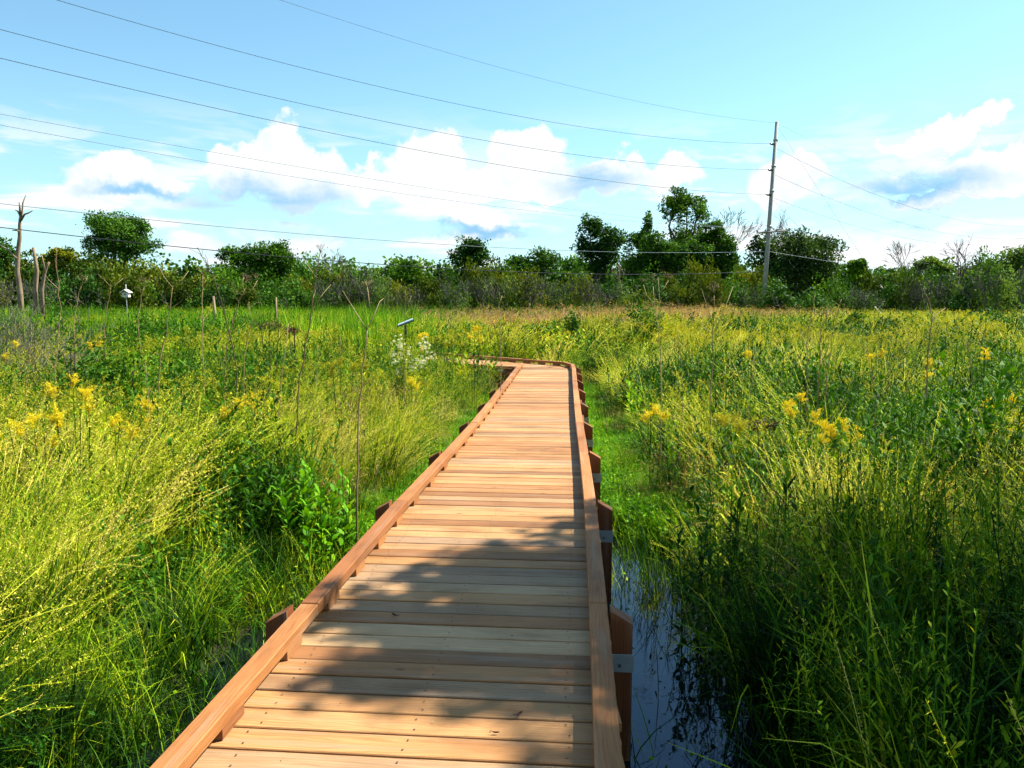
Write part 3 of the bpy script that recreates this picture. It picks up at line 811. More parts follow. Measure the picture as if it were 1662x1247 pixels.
keep = (rng.uniform(0, 1, n) < np.where(side, .30+.5*d+(y > 5.4)*.5, .10+.45*(d > .6)+(y > 5.6)*.8))
x, y = x[keep], y[keep]
n0 = len(x); pools['em'].append((x, y, np.full(n0, WATER-.02), rng.uniform(.7, 1.25, n0), rng.uniform(0, 6.28, n0), rng.uniform(.7, 1.3, n0)))
NAMES = {'dark': ('dark_herbs', V_dark, 'patches of dark broad leaved weeds in the meadow'), 'tall': ('tall_grass', V_tall, 'tall yellow green seeding grass beside the boardwalk'), 'talld': ('broad_grass', V_talld, 'dark green long bladed grass at the water edge'),
         'tallf': ('distant_grass', V_tallf, 'pale grass in the middle of the meadow'), 'herb': ('meadow_herbs', V_herb, 'leafy green meadow herbs'),
         'herbf': ('distant_herbs', V_herbf, 'green herbs across the far meadow'), 'gold': ('yellowing_herbs', V_gold, 'half open goldenrod mass in the meadow'),
         'goldf': ('distant_goldenrod', V_goldf, 'yellow haze of goldenrod across the far meadow'), 'turf': ('turf_grass', V_turf, 'bright green short turf along the boardwalk edges'),
         'cat': ('reed_grass', V_cat, 'bright green reeds in the left far marsh'), 'dry': ('dry_grass', V_dry, 'straw coloured dry grass among the herbs'),
         'dryf': ('distant_dry_grass', V_dryf, 'pinkish tan dry grass below the treeline'), 'em': ('water_grass', V_em, 'thin plants standing in the dark water')}
for kx, L in pools.items():
    if not L: continue
    A = [np.concatenate([q[j] for q in L]) for j in range(6)]
    nm, cl, lb = NAMES[kx]; n = len(A[0])
    P = np.stack([A[0], A[1], A[2]], 1)
    scatter(nm, cl, P, A[4], rng.normal(0, .07, (n, 2)), np.stack([A[3], A[3], A[5]], 1), lb)
    print('scatter', nm, n)


# ------------------------------------------------------------ trees and shrubs
def crown_leaves(g, ell, n, leaf, rs=rng, lobes=14, lobe_r=.42, tlo=0., thi=1.):
    """ell: list of (cx, cz, rx, rz, ry, cy) ellipsoids; leafy clumps spread through each"""
    A = np.array([e[2]*e[3] for e in ell]); A = A/A.sum()
    for e, share in zip(ell, A):
        cx, cz, rx, rz, ry, cy = e
        L = max(6, int(lobes*len(ell)*share)); m = int(n*share/L)
        d = rs.normal(0, 1, (L, 3)); d /= np.linalg.norm(d, axis=1)[:, None]
        d[:, 2] = np.where(d[:, 2] < -.8, -d[:, 2]*.6, d[:, 2])
        c = np.array([cx, cy, cz]) + d*np.array([rx, ry, rz])*rs.uniform(.30, .86, (L, 1))
        lr = rs.uniform(.7, 1.25, L)*lobe_r
        for k in range(L):
            q = rs.normal(0, 1, (m, 3)); q /= np.linalg.norm(q, axis=1)[:, None]
            rad = rs.uniform(.45, 1.0, (m, 1))**.6*(1+.18*rs.normal(0, 1, (m, 1)))
            p = c[k]+q*rad*np.array([rx, ry, rz])*lr[k]*np.array([1.05, 1.05, .85])
            t0 = rs.uniform(.3, .62)
            specks(g, p, leaf*rs.uniform(.6, 1.3, m), np.clip(t0+rs.normal(0, .13, m), 0, 1), 0, 1.5, .25, rs)
def limb(g, a, b, r0, r1, wob=.06, n=6, segs=5, rs=rng):
    a = np.array(a, float); b = np.array(b, float); L = np.linalg.norm(b-a)
    t = np.linspace(0, 1, segs+1)[:, None]; p = a+(b-a)*t; p[1:-1] += rs.normal(0, wob*L*.35, (segs-1, 3))
    tube(g, p, np.linspace(r0, r1, segs+1), n)
    return p
def tree(name, label, Y, ells, leafmat='treeleaf', n=5000, leaf=.26, cat='tree', group=None, lobes=14, lobe_r=.36, trunk_px=None, tr=.22, bare=0, seed=0, xbase=None):
    """crown ellipsoids given by where they appear (px, py, rx, ry in photo pixels) at distance Y"""
    rs = np.random.default_rng(seed+abs(int(ells[0][0])))
    k = Y/1300
    cx = np.mean([e[0] for e in ells]) if xbase is None else xbase
    base = place(cx, 500, Y); base[2] = -.55
    E = []
    for j, (px, py, rx, ry) in enumerate(ells):
        c = place(px, py, Y)-base
        E.append((c[0], c[2], rx*k, ry*k, rx*k*rs.uniform(.8, 1.), rs.uniform(-.3, .3)*rx*k))
    if len(E) > 2:                                # the lower skirt of the crown reaches into the thicket
        mx = np.mean([e[0] for e in E]); lo = min(e[1]-e[3] for e in E); wd = np.mean([e[2] for e in E])
        hh = max(1.2, (lo+1.0)*.45); E.append((mx, max(1.4, lo*.62), wd*1.35, hh, wd, 0))
    o = thing(name, label, cat, tuple(base), group)
    g = Geo(); crown_leaves(g, E, int(n*1.8), leaf*.9, rs, lobes*2+8, lobe_r)
    link('crown', g.mesh('crown', M[leafmat]), o)
    g = Geo()
    low = min(e[1] for e in E); h0 = max(.6, low*.45)
    top = np.array([0, 0, h0]); limb(g, (0, 0, 0), top, tr, tr*.8, .03, 8)
    for e in E:
        c = np.array([e[0], e[5], e[1]]); limb(g, top, c, tr*.65, tr*.2, .08, 6)
        for _ in range(4):
            d = rs.normal(0, 1, 3); d[2] = abs(d[2]); d /= np.linalg.norm(d)
            limb(g, c-np.array([0, 0, e[3]*.3]), c+d*np.array([e[2], e[4], e[3]])*.75, tr*.25, .03, .1, 4)
    link('trunk', g.mesh('trunk', M['bark'], True), o)
    return o
def branchy(g, p, d, L, r, depth, rs, spread=.5, kids=3, n=4, minr=.012, up=.15):
    q = p+d*L; mid = p+d*L*.5+rs.normal(0, .05*L, 3)
    tube(g, [p, mid, q], [r, r*.85, max(minr, r*.62)], n, cap=False)
    if depth <= 0: return
    for k in range(kids + (rs.random() < .4)):
        nd = d+rs.normal(0, spread, 3); nd[2] += up; nd /= np.linalg.norm(nd)
        s = p+(q-p)*(rs.uniform(.45, 1.) if k else 1.)
        branchy(g, s, nd, L*rs.uniform(.58, .85), max(minr, r*.6), depth-1, rs, spread, kids, n, minr, up)
def bare_tree(name, label, px, ytop, Y, mat='twig', seed=1, group=None, spread=.42, depth=5, r=.12, kids=2, lean=0., cat='bare tree', ybase=500, frac=.32):
    rs = np.random.default_rng(seed)
    base = place(px, ybase, Y); base[2] = -.55; H = place(px, ytop, Y)[2]-base[2]
    o = thing(name, label, cat, tuple(base), group)
    g = Geo(); t = limb(g, (0, 0, 0), (lean*H*.4, 0, H*.4), r, r*.7, .03, 6, 5, rs)
    link('trunk', g.mesh('trunk', M[mat], True), o)
    g = Geo()
    for k in range(3 if kids > 1 else 2):
        d = np.array([lean, 0, 1.])+rs.normal(0, spread*.7, 3)*np.array([1, 1, .2]); d /= np.linalg.norm(d)
        branchy(g, t[-1-k], d, H*frac*.75, r*.6, depth, rs, spread, kids, 4, .014*Y/70)
    me = g.mesh('branches', M[mat])
    # settle the height on what is seen
    co = np.empty(len(me.vertices)*3); me.vertices.foreach_get('co', co); co = co.reshape(-1, 3)
    f = (H-.4*H)/(co[:, 2].max()-.4*H); co[:, 2] = np.where(co[:, 2] > .4*H, .4*H+(co[:, 2]-.4*H)*f, co[:, 2]); me.vertices.foreach_set('co', co.ravel()); me.update()
    b = link('branch', me, o)
    return o
GT = 'trees standing in the far treeline'
tree('broadleaf_tree', 'large dark green round crowned tree above the olive thicket at left', 92, [(190,378,50,36),(158,390,34,28),(225,398,34,26),(178,364,32,22),(212,368,28,22),(190,410,50,24)], 'treeleaf', 11000, .30, group=GT, lobes=16)
tree('broadleaf_tree', 'broad bright green tree with domed crown between the two tallest dead stalks', 86, [(400,418,42,26),(437,420,46,30),(468,440,32,32),(376,414,22,18),(455,408,24,18),(420,446,50,24)], 'treebright', 9000, .28, group=GT, lobes=16)
tree('broadleaf_tree', 'small fine leaved green tree left of the lone round tree', 90, [(664,434,26,20),(652,448,24,18),(676,450,20,16)], 'treebright', 2600, .3, group=GT)
tree('broadleaf_tree', 'lone round dark tree rising above shrubs at picture middle', 92, [(766,402,30,22),(752,420,28,22),(778,424,24,22),(764,446,26,20)], 'treeleaf', 5200, .32, group=GT, tr=.25)
tree('broadleaf_tree', 'low wide dark green tree right of the lone round tree', 95, [(884,420,32,20),(845,428,28,16),(868,440,40,20)], 'treeleaf', 4200, .34, group=GT, lobes=20)
tree('broadleaf_tree', 'tall narrow dark tree at the left end of the tall grove', 90, [(958,372,22,26),(986,388,30,30),(956,408,28,26),(985,418,28,26),(968,438,28,22)], 'treeleaf', 7000, .32, group=GT, lobes=12)
tree('broadleaf_tree', 'dark bushy tree with a thin leafy spire in the grove', 88, [(1034,396,24,26),(1051,374,12,34),(1064,420,44,36),(1032,430,28,30),(1085,440,40,30)], 'treeleaf', 7000, .32, group=GT, lobes=12)
tree('broadleaf_tree', 'dark leafy tree filling the grove between spired tree and tallest tree', 85, [(1075,420,38,34),(1062,400,26,24),(1100,415,30,28),(1130,410,28,26)], 'treeleaf', 6500, .30, group=GT, lobes=12)
tree('broadleaf_tree', 'tallest tree of the grove with double topped green crown', 94, [(1092,342,25,34),(1116,330,24,22),(1130,348,24,32),(1101,322,18,20),(1112,395,38,40),(1090,430,40,34),(1130,430,40,30)], 'treebright', 7500, .32, group=GT, lobes=12, tr=.34, xbase=1105)
tree('broadleaf_tree', 'spreading green tree at right end of the grove', 87, [(1158,394,34,28),(1176,414,26,30),(1146,428,44,28),(1158,374,20,18),(1168,448,26,18)], 'treebright', 7500, .32, group=GT, lobes=12)
tree('broadleaf_tree', 'wide grey green tree directly behind the utility pole', 90, [(1246,412,36,38),(1288,402,40,34),(1332,412,38,36),(1262,445,46,36),(1322,448,46,34),(1290,430,50,40)], 'treegrey', 9500, .33, group=GT, lobes=16, tr=.3)
tree('broadleaf_tree', 'yellowish green bushy tree just right of the wide pole tree', 84, [(1395,432,17,16),(1385,448,22,16)], 'treebright', 2600, .30, group=GT)
tree('broadleaf_tree', 'pale green tree behind the bare dark tree at right', 96, [(1508,430,26,14),(1530,438,22,12)], 'treegrey', 2600, .32, group=GT)
tree('broadleaf_tree', 'small olive green tree with flat top left of the round crowned tree', 80, [(100,415,24,14),(85,430,22,18)], 'treeolive', 2400, .28, group=GT)
tree('broadleaf_tree', 'dark tree cut by the left picture edge behind the dead snag', 88, [(-5,400,26,22),(10,420,36,24),(-20,420,30,30)], 'treeleaf', 3600, .32, group=GT)
tree('broadleaf_tree', 'dark dense tree cut by the right picture edge', 80, [(1650,420,30,28),(1672,436,40,38),(1622,436,34,28),(1600,445,28,24)], 'treegrey', 5200, .28, group=GT)
bare_tree('bare_tree', 'bare grey twigged tree rising behind the pole tree', 1270, 340, 96, 'twig', 3, GT, .36, 6, .16)
bare_tree('bare_tree', 'thin leafless tree standing left of the blackish bare tree', 1478, 388, 76, 'twig', 5, GT, .34, 5, .10)
bare_tree('bare_tree', 'blackish crooked bare tree in the right thicket', 1552, 382, 74, 'twigdark', 8, GT, .5, 4, .16)
bare_tree('bare_tree', 'slim bare tree with curved top right of the blackish one', 1580, 396, 76, 'twig', 9, GT, .4, 3, .08, lean=.12)
bare_tree('bare_tree', 'bare grey tree standing above shrubs right of the broad bright tree', 552, 400, 84, 'twig', 12, GT, .5, 5, .10)
bare_tree('bare_tree', 'bare branched tree beside the tallest grove tree', 1160, 335, 95, 'twig', 14, GT, .4, 6, .14)
bare_tree('bare_tree', 'small leafless tree between the fine leaved tree and lone round tree', 712, 436, 84, 'twig', 15, GT, .4, 4, .07)
bare_tree('bare_tree', 'pale dead stem with few branches in front of the grove', 1010, 425, 72, 'barkpale', 16, GT, .4, 3, .07)

# dead snag and its broken neighbours, far left
def snag(label, pts, Y, r0, r1, twigs=(), name='dead_tree'):
    b = place(pts[0][0], 500, Y); b[2] = -.55
    o = thing(name, label, 'dead tree', tuple(b), 'dead trunks at the far left')
    P = [np.zeros(3)]+[place(x, y, Y)-b for x, y in pts]
    P[0] = P[0]; g = Geo(); tube(g, P, np.linspace(r0, r1, len(P)), 8); link('trunk', g.mesh('trunk', M['barkpale'], True), o)
    for tw in twigs:
        Q = [place(x, y, Y-.2)-b for x, y in tw]
        g = Geo(); tube(g, Q, np.linspace(r1*.9, r1*.35, len(Q)), 6); link('branch', g.mesh('branch', M['twigdark'] if tw[0][1] < 350 else M['barkpale'], True), o)
snag('tall forked dead tree snag rising over the thicket at far left', [(33,478),(28,440),(29,410),(32,385),(32,365),(33,352)], 52, .19, .08,
     [((32,362),(36,345),(37,330),(42,317)), ((33,352),(32,335),(31,328)), ((33,350),(29,343),(25,341)), ((34,358),(40,348),(46,346),(53,342)), ((31,375),(26,374),(20,374)), ((27,420),(12,405),(0,398))])
snag('broken pale trunk with splintered top right of the tall snag', [(57,470),(60,440),(57,420),(54,402)], 52, .17, .09)
snag('short broken dead trunk leaning right beside the splintered one', [(68,470),(72,445),(76,432),(80,426)], 52, .13, .07, [((73,442),(71,428),(68,415))])

# shrubs of the treeline: a few kinds built once, then copied
def shrub(name, label, mat, n, leaf, seed, lobes, tw=0, spread=1.):
    rs = np.random.default_rng(seed)
    o = thing(name, label, 'shrub', (0, 0, 0), 'shrubs filling the far treeline')
    g = Geo(); E = [(rs.uniform(-1.1, 1.1)*spread, rs.uniform(1.2, 2.2), rs.uniform(1., 1.7), rs.uniform(.9, 1.5), rs.uniform(1., 1.5), rs.uniform(-.5, .5)) for _ in range(4)]
    E.append((0, 1.0, 2.1, 1.1, 1.4, 0))
    crown_leaves(g, E, n, leaf, rs, lobes, .5); link('foliage', g.mesh('foliage', M[mat]), o)
    g = Geo()
    for k in range(4 + tw//2):
        d = np.array([rs.normal(0, .35), rs.normal(0, .35), 1.]); d /= np.linalg.norm(d)
        branchy(g, np.array([rs.normal(0, .6), rs.normal(0, .5), 0]), d, 1.1, .045, 4 if tw else 2, rs, .4, 2, 3, .016)
    link('stem', g.mesh('stem', M['twig']), o)
    return o
KINDS = {'dark': ('dark green', 'treeleaf', 2800, .21, 0), 'olive': ('olive green', 'treeolive', 2800, .21, 0), 'grey': ('grey twiggy', 'treegrey', 1500, .17, 13),
         'bright': ('light green', 'treebright', 2800, .21, 0), 'scrub': ('sparse brownish', 'treeolive', 1200, .17, 14)}
PROTO = {}
LAND = [(-60,'the left picture edge'),(33,'the tall dead snag'),(190,'the large round tree'),(330,'the gap between both big left trees'),(425,'the broad bright green tree'),(552,'the bare grey tree'),(663,'the fine leaved tree'),
        (762,'the lone round tree'),(865,'the low wide dark tree'),(970,'the narrow tree of the grove'),(1105,'the tallest grove tree'),(1245,'the utility pole'),(1395,'the yellowish bushy tree'),
        (1478,'the thin leafless tree'),(1552,'the blackish bare tree'),(1640,'the right edge tree')]
used = {}
def shrub_at(kind, px, ytop, Y, wpx, row):
    q_ = random.Random(int(px*13+Y)); ytop += q_.uniform(-9, 13); Y += q_.uniform(-4, 4)
    kw = (kind, random.Random(int(px*7+Y)).randrange(2))
    Lm = min(LAND, key=lambda q: abs(q[0]-px)); d = px-Lm[0]
    rel = 'just below' if abs(d) < 14 else ('a little left of' if d < 0 else 'a little right of')
    if abs(d) > 40: rel = 'well left of' if d < 0 else 'well right of'
    lab = f"{KINDS[kind][0]} {'front' if row else 'back'} row shrub {rel} {Lm[1]}"
    b = place(px, 500, Y); b[2] = -.55
    H = (place(px, ytop, Y)[2]+.55)*1.16; W = wpx*Y/1300*1.3
    if kw not in PROTO:
        PROTO[kw] = shrub('shrub', lab, KINDS[kind][1], KINDS[kind][2], KINDS[kind][3], 50+len(PROTO), 9, KINDS[kind][4])
        o = PROTO[kw]; o.location = tuple(b)
    else: o = copy_tree(PROTO[kw], tuple(b), 0, 1, lab)
    o.scale = (W/5.2, W/5.2, H/3.3); o.rotation_euler = (0, 0, random.uniform(-.5, .5))
back = [('dark',-30,425,84,90),('olive',40,425,84,80),('dark',75,440,80,70),('olive',135,425,84,80),('olive',175,412,80,90),('olive',232,405,80,90),('olive',285,432,84,80),('olive',325,438,84,70),('bright',372,436,80,60),
        ('dark',420,448,84,90),('olive',475,446,80,70),('dark',510,430,84,80),('olive',548,438,80,60),('grey',590,436,80,70),('olive',625,445,82,60),('olive',690,450,78,50),('olive',705,447,80,60),
        ('dark',740,442,86,60),('olive',785,432,80,70),('bright',820,436,84,60),('olive',850,432,80,70),('olive',905,440,80,70),('dark',935,430,84,60),('dark',990,445,80,70),('dark',1045,448,80,70),
        ('olive',1080,440,76,50),('dark',1110,440,80,80),('olive',1135,425,76,56),('dark',1180,452,80,80),('olive',1215,440,82,60),('dark',1250,455,84,70),('bright',1350,452,80,60),('dark',1375,450,80,60),
        ('olive',1425,440,84,60),('olive',1455,428,84,60),('bright',1480,440,78,60),('dark',1520,430,84,70),('olive',1570,428,84,80),('dark',1605,415,80,70),('dark',1640,440,76,80),('dark',1690,420,80,90)]
front = [('scrub',-10,455,66,80),('grey',60,462,66,60),('dark',115,450,70,70),('dark',160,445,70,80),('olive',205,448,70,80),('dark',255,452,68,80),('olive',300,450,68,80),('dark',350,460,70,80),('olive',395,455,68,70),('dark',445,462,70,80),
         ('dark',490,458,70,70),('grey',535,450,70,70),('scrub',575,448,68,70),('grey',610,452,70,60),('olive',700,458,68,36),('scrub',660,458,68,60),('grey',735,455,70,60),('scrub',775,456,68,60),('grey',815,452,68,70),('scrub',860,454,70,80),
         ('grey',905,452,68,70),('scrub',950,456,70,70),('grey',995,452,68,80),('olive',1040,468,70,70),('dark',1075,462,72,70),('olive',1110,455,68,60),('olive',1150,448,68,50),('dark',1190,462,70,70),('grey',1230,462,72,60),('dark',1275,458,70,90),('dark',1330,462,70,80),
         ('dark',1365,455,70,60),('grey',1400,458,68,70),('dark',1440,456,70,70),('scrub',1485,458,68,70),('grey',1530,452,70,80),('dark',1575,455,68,80),('grey',1610,440,66,80),('dark',1650,452,66,90),('grey',1690,430,66,80)]
for r in back: shrub_at(r[0], r[1], r[2], r[3], r[4], 0)
for r in front: shrub_at(r[0], r[1], r[2], r[3], r[4], 1)
# the wood behind them
rs = np.random.default_rng(99); g = Geo()
for px in range(-320, 2000, 30):
    Yb = rs.uniform(100, 112); c = place(px, rs.uniform(440, 456), Yb)
    crown_leaves(g, [(c[0], c[2]-1.2, 3.4, 3.3, 2.5, c[1])], 1300, .55, rs, 10, .5)
tag(link('woodland', g.mesh('woodland', M['treeleaf'])), 'dark low woodland behind the treeline shrubs', kind='stuff')
# the shading tree beside the walk, right of the view
def shade_tree():
    rs = np.random.default_rng(5)
    o = thing('shade_tree', 'broad leafy tree right of the boardwalk, outside the view, shading the planks', 'tree', (9.6, 5.6, -.55))
    g = Geo(); spots = [(-.35,4.4,.40),(-.45,3.75,.38),(-.05,4.8,.40),(.1,3.9,.55),(-.2,3.25,.33),(-.75,4.0,.3),(-.6,3.3,.28),(.45,3.1,.45),(.2,4.4,.5),(.9,3.0,.5),(.75,5.5,.5),(.3,2.55,.3),(.6,4.9,.75),(.9,4.2,.85),(1.7,3.7,1.0),(.2,3.6,.55),(2.6,4.4,1.0),(3.5,3.8,1.1),(2.5,2.9,.9),(4.4,4.6,1.0),(4.6,3.2,1.1),(3.4,2.2,1.1),(1.5,2.35,.55),(5.4,4.0,1.0),(1.55,5.2,.55),(4.8,1.8,1.2),(.15,4.35,.55),(6.2,2.6,1.3),(2.2,1.6,.6),(1.1,3.1,.5),(6.3,4.4,.9),(3.0,3.4,1.),(2.0,4.6,.8),(4.0,4.0,1.),(5.4,3.0,1.1),(3.2,1.4,1.),(4.4,2.4,1.),(7.4,3.6,1.2),(6.2,1.6,1.2)]
    for _ in range(62):
        q_ = (rs.uniform(1.6, 9.5), rs.uniform(-4.5, 4.4)); spots.append((q_[0], q_[1], rs.uniform(.8, 1.3)))
    for (gx_, gy_, r) in spots:
        h = rs.uniform(6.4, 9.6); p = np.array([gx_, gy_, 0])+SUN_DIR*(h/SUN_DIR[2])-np.array([9.6, 5.6, -.55])
        m_ = int((620 if gx_ < 1.3 else 700)*(r/.8)**1.5)
        q = rs.normal(0, 1, (m_, 3)); q /= np.linalg.norm(q, axis=1)[:, None]
        pp = p+q*rs.uniform(.1, 1.15, (m_, 1))**.7*r*np.array([1, 1, .8])
        specks(g, pp, rs.uniform(.09, .22, m_), rs.uniform(.2, .8, m_), 0, 1.6, .2, rs)
    link('crown', g.mesh('crown', M['treeleaf']), o)
    g = Geo(); limb(g, (0, 0, 0), (0, .2, 4.6), .24, .18, .02, 8)
    for k in range(0, len(spots), 3):
        gx_, gy_, r = spots[k]; p = np.array([gx_, gy_, 0])+SUN_DIR*(8.2/SUN_DIR[2])-np.array([9.6, 5.6, -.55])
        limb(g, (0, .2, 4.4), p, .09, .03, .05, 5)
    link('trunk', g.mesh('trunk', M['bark'], True), o)
shade_tree()

for (lb, px, py, Yq, sd_) in (('tangle of grey dead brush at the left picture edge', 12, 455, 15, 31), ('low tangle of grey dead twigs right of the left edge brush', 52, 478, 17, 32)):
    rs = np.random.default_rng(sd_); t = place(px, py, Yq); H = t[2]+.5
    o = thing('dead_brush', lb, 'dead shrub', (t[0], Yq, -.5), 'grey dead brush at the left edge'); g = Geo()
    for k in range(16):
        d = np.array([rs.normal(0, .5), rs.normal(0, .4), .8]); d /= np.linalg.norm(d); branchy(g, np.array([rs.normal(0, .35), rs.normal(0, .3), 0]), d, H*.36, .010, 4, rs, .5, 2, 3, .003)
    link('twig', g.mesh('twig', M['twig']), o)
# ------------------------------------------------------------ utility pole and its wires
PY = 72.
pb = place(1238, 500, PY); pb[2] = -.6
pt = place(1261, 198, PY)
pole = thing('utility_pole', 'tall grey wooden utility pole leaning slightly right above the meadow', 'utility pole', tuple(pb))
top = pt-pb
g = Geo(); tube(g, [np.zeros(3), top*.5+np.array([-.03, 0, 0]), top], [.22, .185, .145], 12); link('shaft', g.mesh('shaft', M['polewood'], True), pole)
def on_pole(py):
    z = place(1250, py, PY)[2]-pb[2]; return top*(z/top[2])
WD = np.array([-44, -39, 0.])/59.; ATT = []
for py in (235, 277, 317):
    a = on_pole(py); tip = a+np.array([-.62, -.45, .0])
    o_ = Geo(); P_ = [a+(tip-a)*t for t in np.linspace(0, 1, 9)]; R_ = [.05, .05, .10, .06, .11, .06, .11, .06, .04]
    tube(o_, P_, R_, 8); link('insulator', o_.mesh('insulator', M['insul'], True), pole); ATT.append(tip+pb)
a = on_pole(377); ca_ = np.array([.94, -.25, .05]); g = Geo()
tube(g, [a-ca_*1.15+np.array([0, -.22, .0]), a+ca_*1.75+np.array([0, -.22, .02])], .075, 4); link('crossarm', g.mesh('crossarm', M['polewood']), pole)
XA = []
for t in (-1.08, .62, 1.68):
    q = a+ca_*t+np.array([0, -.22, .06]); g = Geo(); tube(g, [q, q+[0, 0, .1], q+[0, 0, .2]], [.05, .09, .04], 7); link('insulator', g.mesh('insulator', M['insul'], True), pole); XA.append(q+np.array([0, 0, .2])+pb)
for s_ in (-.75, .75):
    g = Geo(); tube(g, [a+ca_*s_+np.array([0, -.22, -.05]), a+np.array([0, -.2, -.85])], .025, 5); link('brace', g.mesh('brace', M['galv']), pole)

for py in (228, 270, 310, 368):
    q_ = on_pole(py); g = Geo(); tube(g, [q_-[0, 0, .09], q_+[0, 0, .09]], .20, 10); link('band', g.mesh('band', M['galv'], True), pole)
def proj(p):
    d = np.asarray(p)-np.array([0, 0, EYE]); c, s = cos(PITCH), sin(PITCH)
    f = d[..., 1]*c-d[..., 2]*s; u = d[..., 1]*s+d[..., 2]*c
    return np.stack([831+1300*d[..., 0]/f, 623.5-1300*u/f], -1)
def wire(label, A, aim, mat, rad, direction=WD, span=95., name='power_line', group='wires of the utility pole'):
    """hang a wire from A towards the next pole so that its sagging curve passes the seen points aim"""
    A = np.array(A, float); best = None
    for dz in np.arange(-6, 6.1, .25):
        for sag in np.arange(.1, 6.1, .15):
            for rot in (-.10, -.05, 0., .05, .10):
                d = np.array([direction[0]*cos(rot)-direction[1]*sin(rot), direction[0]*sin(rot)+direction[1]*cos(rot), 0])
                t = np.linspace(0, 1, 48)
                P = A+d*span*t[:, None]; P[:, 2] += dz*t-4*sag*t*(1-t)
                ok = P[:, 1] > 4
                q = proj(P[ok]); e = 0
                o_ = np.argsort(q[:, 0])
                for (x, y) in aim: e += abs(np.interp(x, q[o_, 0], q[o_, 1])-y)
                if best is None or e < best[0]: best = (e, d, dz, sag)
    e, d, dz, sag = best; t = np.linspace(0, 1, 60)
    P = A+d*span*t[:, None]; P[:, 2] += dz*t-4*sag*t*(1-t)
    print(label[:30], 'err', round(e, 1), best[2:], best[1])
    g = Geo(); b = A.copy(); tube(g, P-b, rad*.72, 5)
    o = link(name, g.mesh(name, M[mat]), None, tuple(b)); tag(o, label, 'power line', group)
W = pb
wire('thin top wire running left from the very tip of the pole', pt-np.array([0, 0, .1]), [(455,0),(700,78),(900,132),(1100,177)], 'cable', .011)
wire('upper of the three wires held by insulators on the pole', ATT[0], [(100,0),(400,88),(700,160),(1000,213),(1150,230)], 'cable', .018)
wire('middle of the three wires held by insulators on the pole', ATT[1], [(0,50),(400,147),(700,213),(1000,259)], 'cable', .018)
wire('lowest of the three wires held by insulators on the pole', ATT[2], [(0,97),(400,187),(700,248),(1000,298)], 'cable', .018)
wire('crossarm wire leaving the left end of the crossarm', XA[0], [(0,188),(300,232),(600,290),(900,342)], 'cablelight', .013)
wire('crossarm wire leaving the middle of the crossarm', XA[1], [(0,203),(300,250),(600,306),(900,349)], 'cablelight', .013)
wire('pale wire level with the crowns below the crossarm', on_pole(408)+pb, [(155,348),(740,400),(940,407),(1100,409)], 'cablelight', .022)
wire('black cable sagging lowest in front of the treeline', on_pole(440)+pb, [(0,367),(260,398),(480,420),(700,434),(950,443)], 'cableblack', .030)
E2 = np.array([59, 56, 0.])/81.3
wire('thin top wire running right from the pole tip', pt-np.array([0, 0, .1]), [(1400,265),(1500,300)], 'cable', .010, E2, 110)
wire('upper insulator wire sloping down to the right', on_pole(240)+pb, [(1300,262),(1430,320),(1560,352),(1662,367)], 'cable', .02, E2, 110)
wire('middle insulator wire sloping down to the right', on_pole(283)+pb, [(1300,303),(1400,345),(1500,371),(1620,388)], 'cable', .02, E2, 110)
wire('lowest insulator wire sloping down to the right', on_pole(320)+pb, [(1300,340),(1400,370),(1530,395)], 'cable', .018, E2, 110)
wire('pale wire running right below the crossarm', on_pole(408)+pb, [(1300,416),(1400,432),(1530,447)], 'cablelight', .02, E2, 110)
wire('crossarm wire running right from the arm end', XA[2], [(1330,392),(1420,412),(1560,432)], 'cablelight', .014, E2, 110)
def guy(label, A, B, Y2, g0, g1):
    A = np.array(A); b = place(B[0], 500, Y2); b[2] = -.5; b[0] = place(B[0], B[1], Y2)[0]
    o = thing('guy_wire', label, 'guy wire', tuple(b), 'guy wires bracing the pole')
    g = Geo(); tube(g, [A-b, np.zeros(3)], .009, 5); link('strand', g.mesh('strand', M['cable']), o)
    g = Geo(); tube(g, [(A-b)*g1, (A-b)*g0], .055, 7); link('guard', g.mesh('guard', M['guard'], True), o)
    return o
guy('long guy wire from the pole tip with pale guard sleeve', pt-np.array([0, 0, .3]), (1470,505), 72, .07, .20)
o = guy('shorter guy wire from the upper insulator ending in a yellowish guard', on_pole(322)+pb, (1450,520), 64, .03, .14)

# ------------------------------------------------------------ small fixtures in the marsh
b = place(205, 478, 40); o = thing('nest_box', 'white nest box with flared roof on a thin pole at far left', 'nest box', (b[0], b[1], -.55))
z = b[2]+.55
g = Geo(); tube(g, [(0, 0, 0), (0, 0, z+.5)], .014, 6); link('pole', g.mesh('pole', M['galv'], True), o)
g = Geo(); box(g, (0, 0, z-.02), (.30, .26, .24), ch=.01); link('box', g.mesh('box', M['whitepaint']), o)
g = Geo(); 
for s_ in (-1, 1):
    V = [(0, -.24, z+.24), (0, .24, z+.24), (s_*.22, .24, z+.10), (s_*.22, -.24, z+.10), (0, -.24, z+.205), (0, .24, z+.205), (s_*.22, .24, z+.075), (s_*.22, -.24, z+.075)]
    g.add(V, [(0, 1, 2, 3), (4, 7, 6, 5), (0, 3, 7, 4), (1, 5, 6, 2), (3, 2, 6, 7)], .5)
link('roof', g.mesh('roof', M['whitepaint']), o)
g = Geo(); tube(g, [(0, -.149, z), (0, -.154, z)], .035, 10); link('entrance_hole', g.mesh('entrance_hole', M['dark']), o)

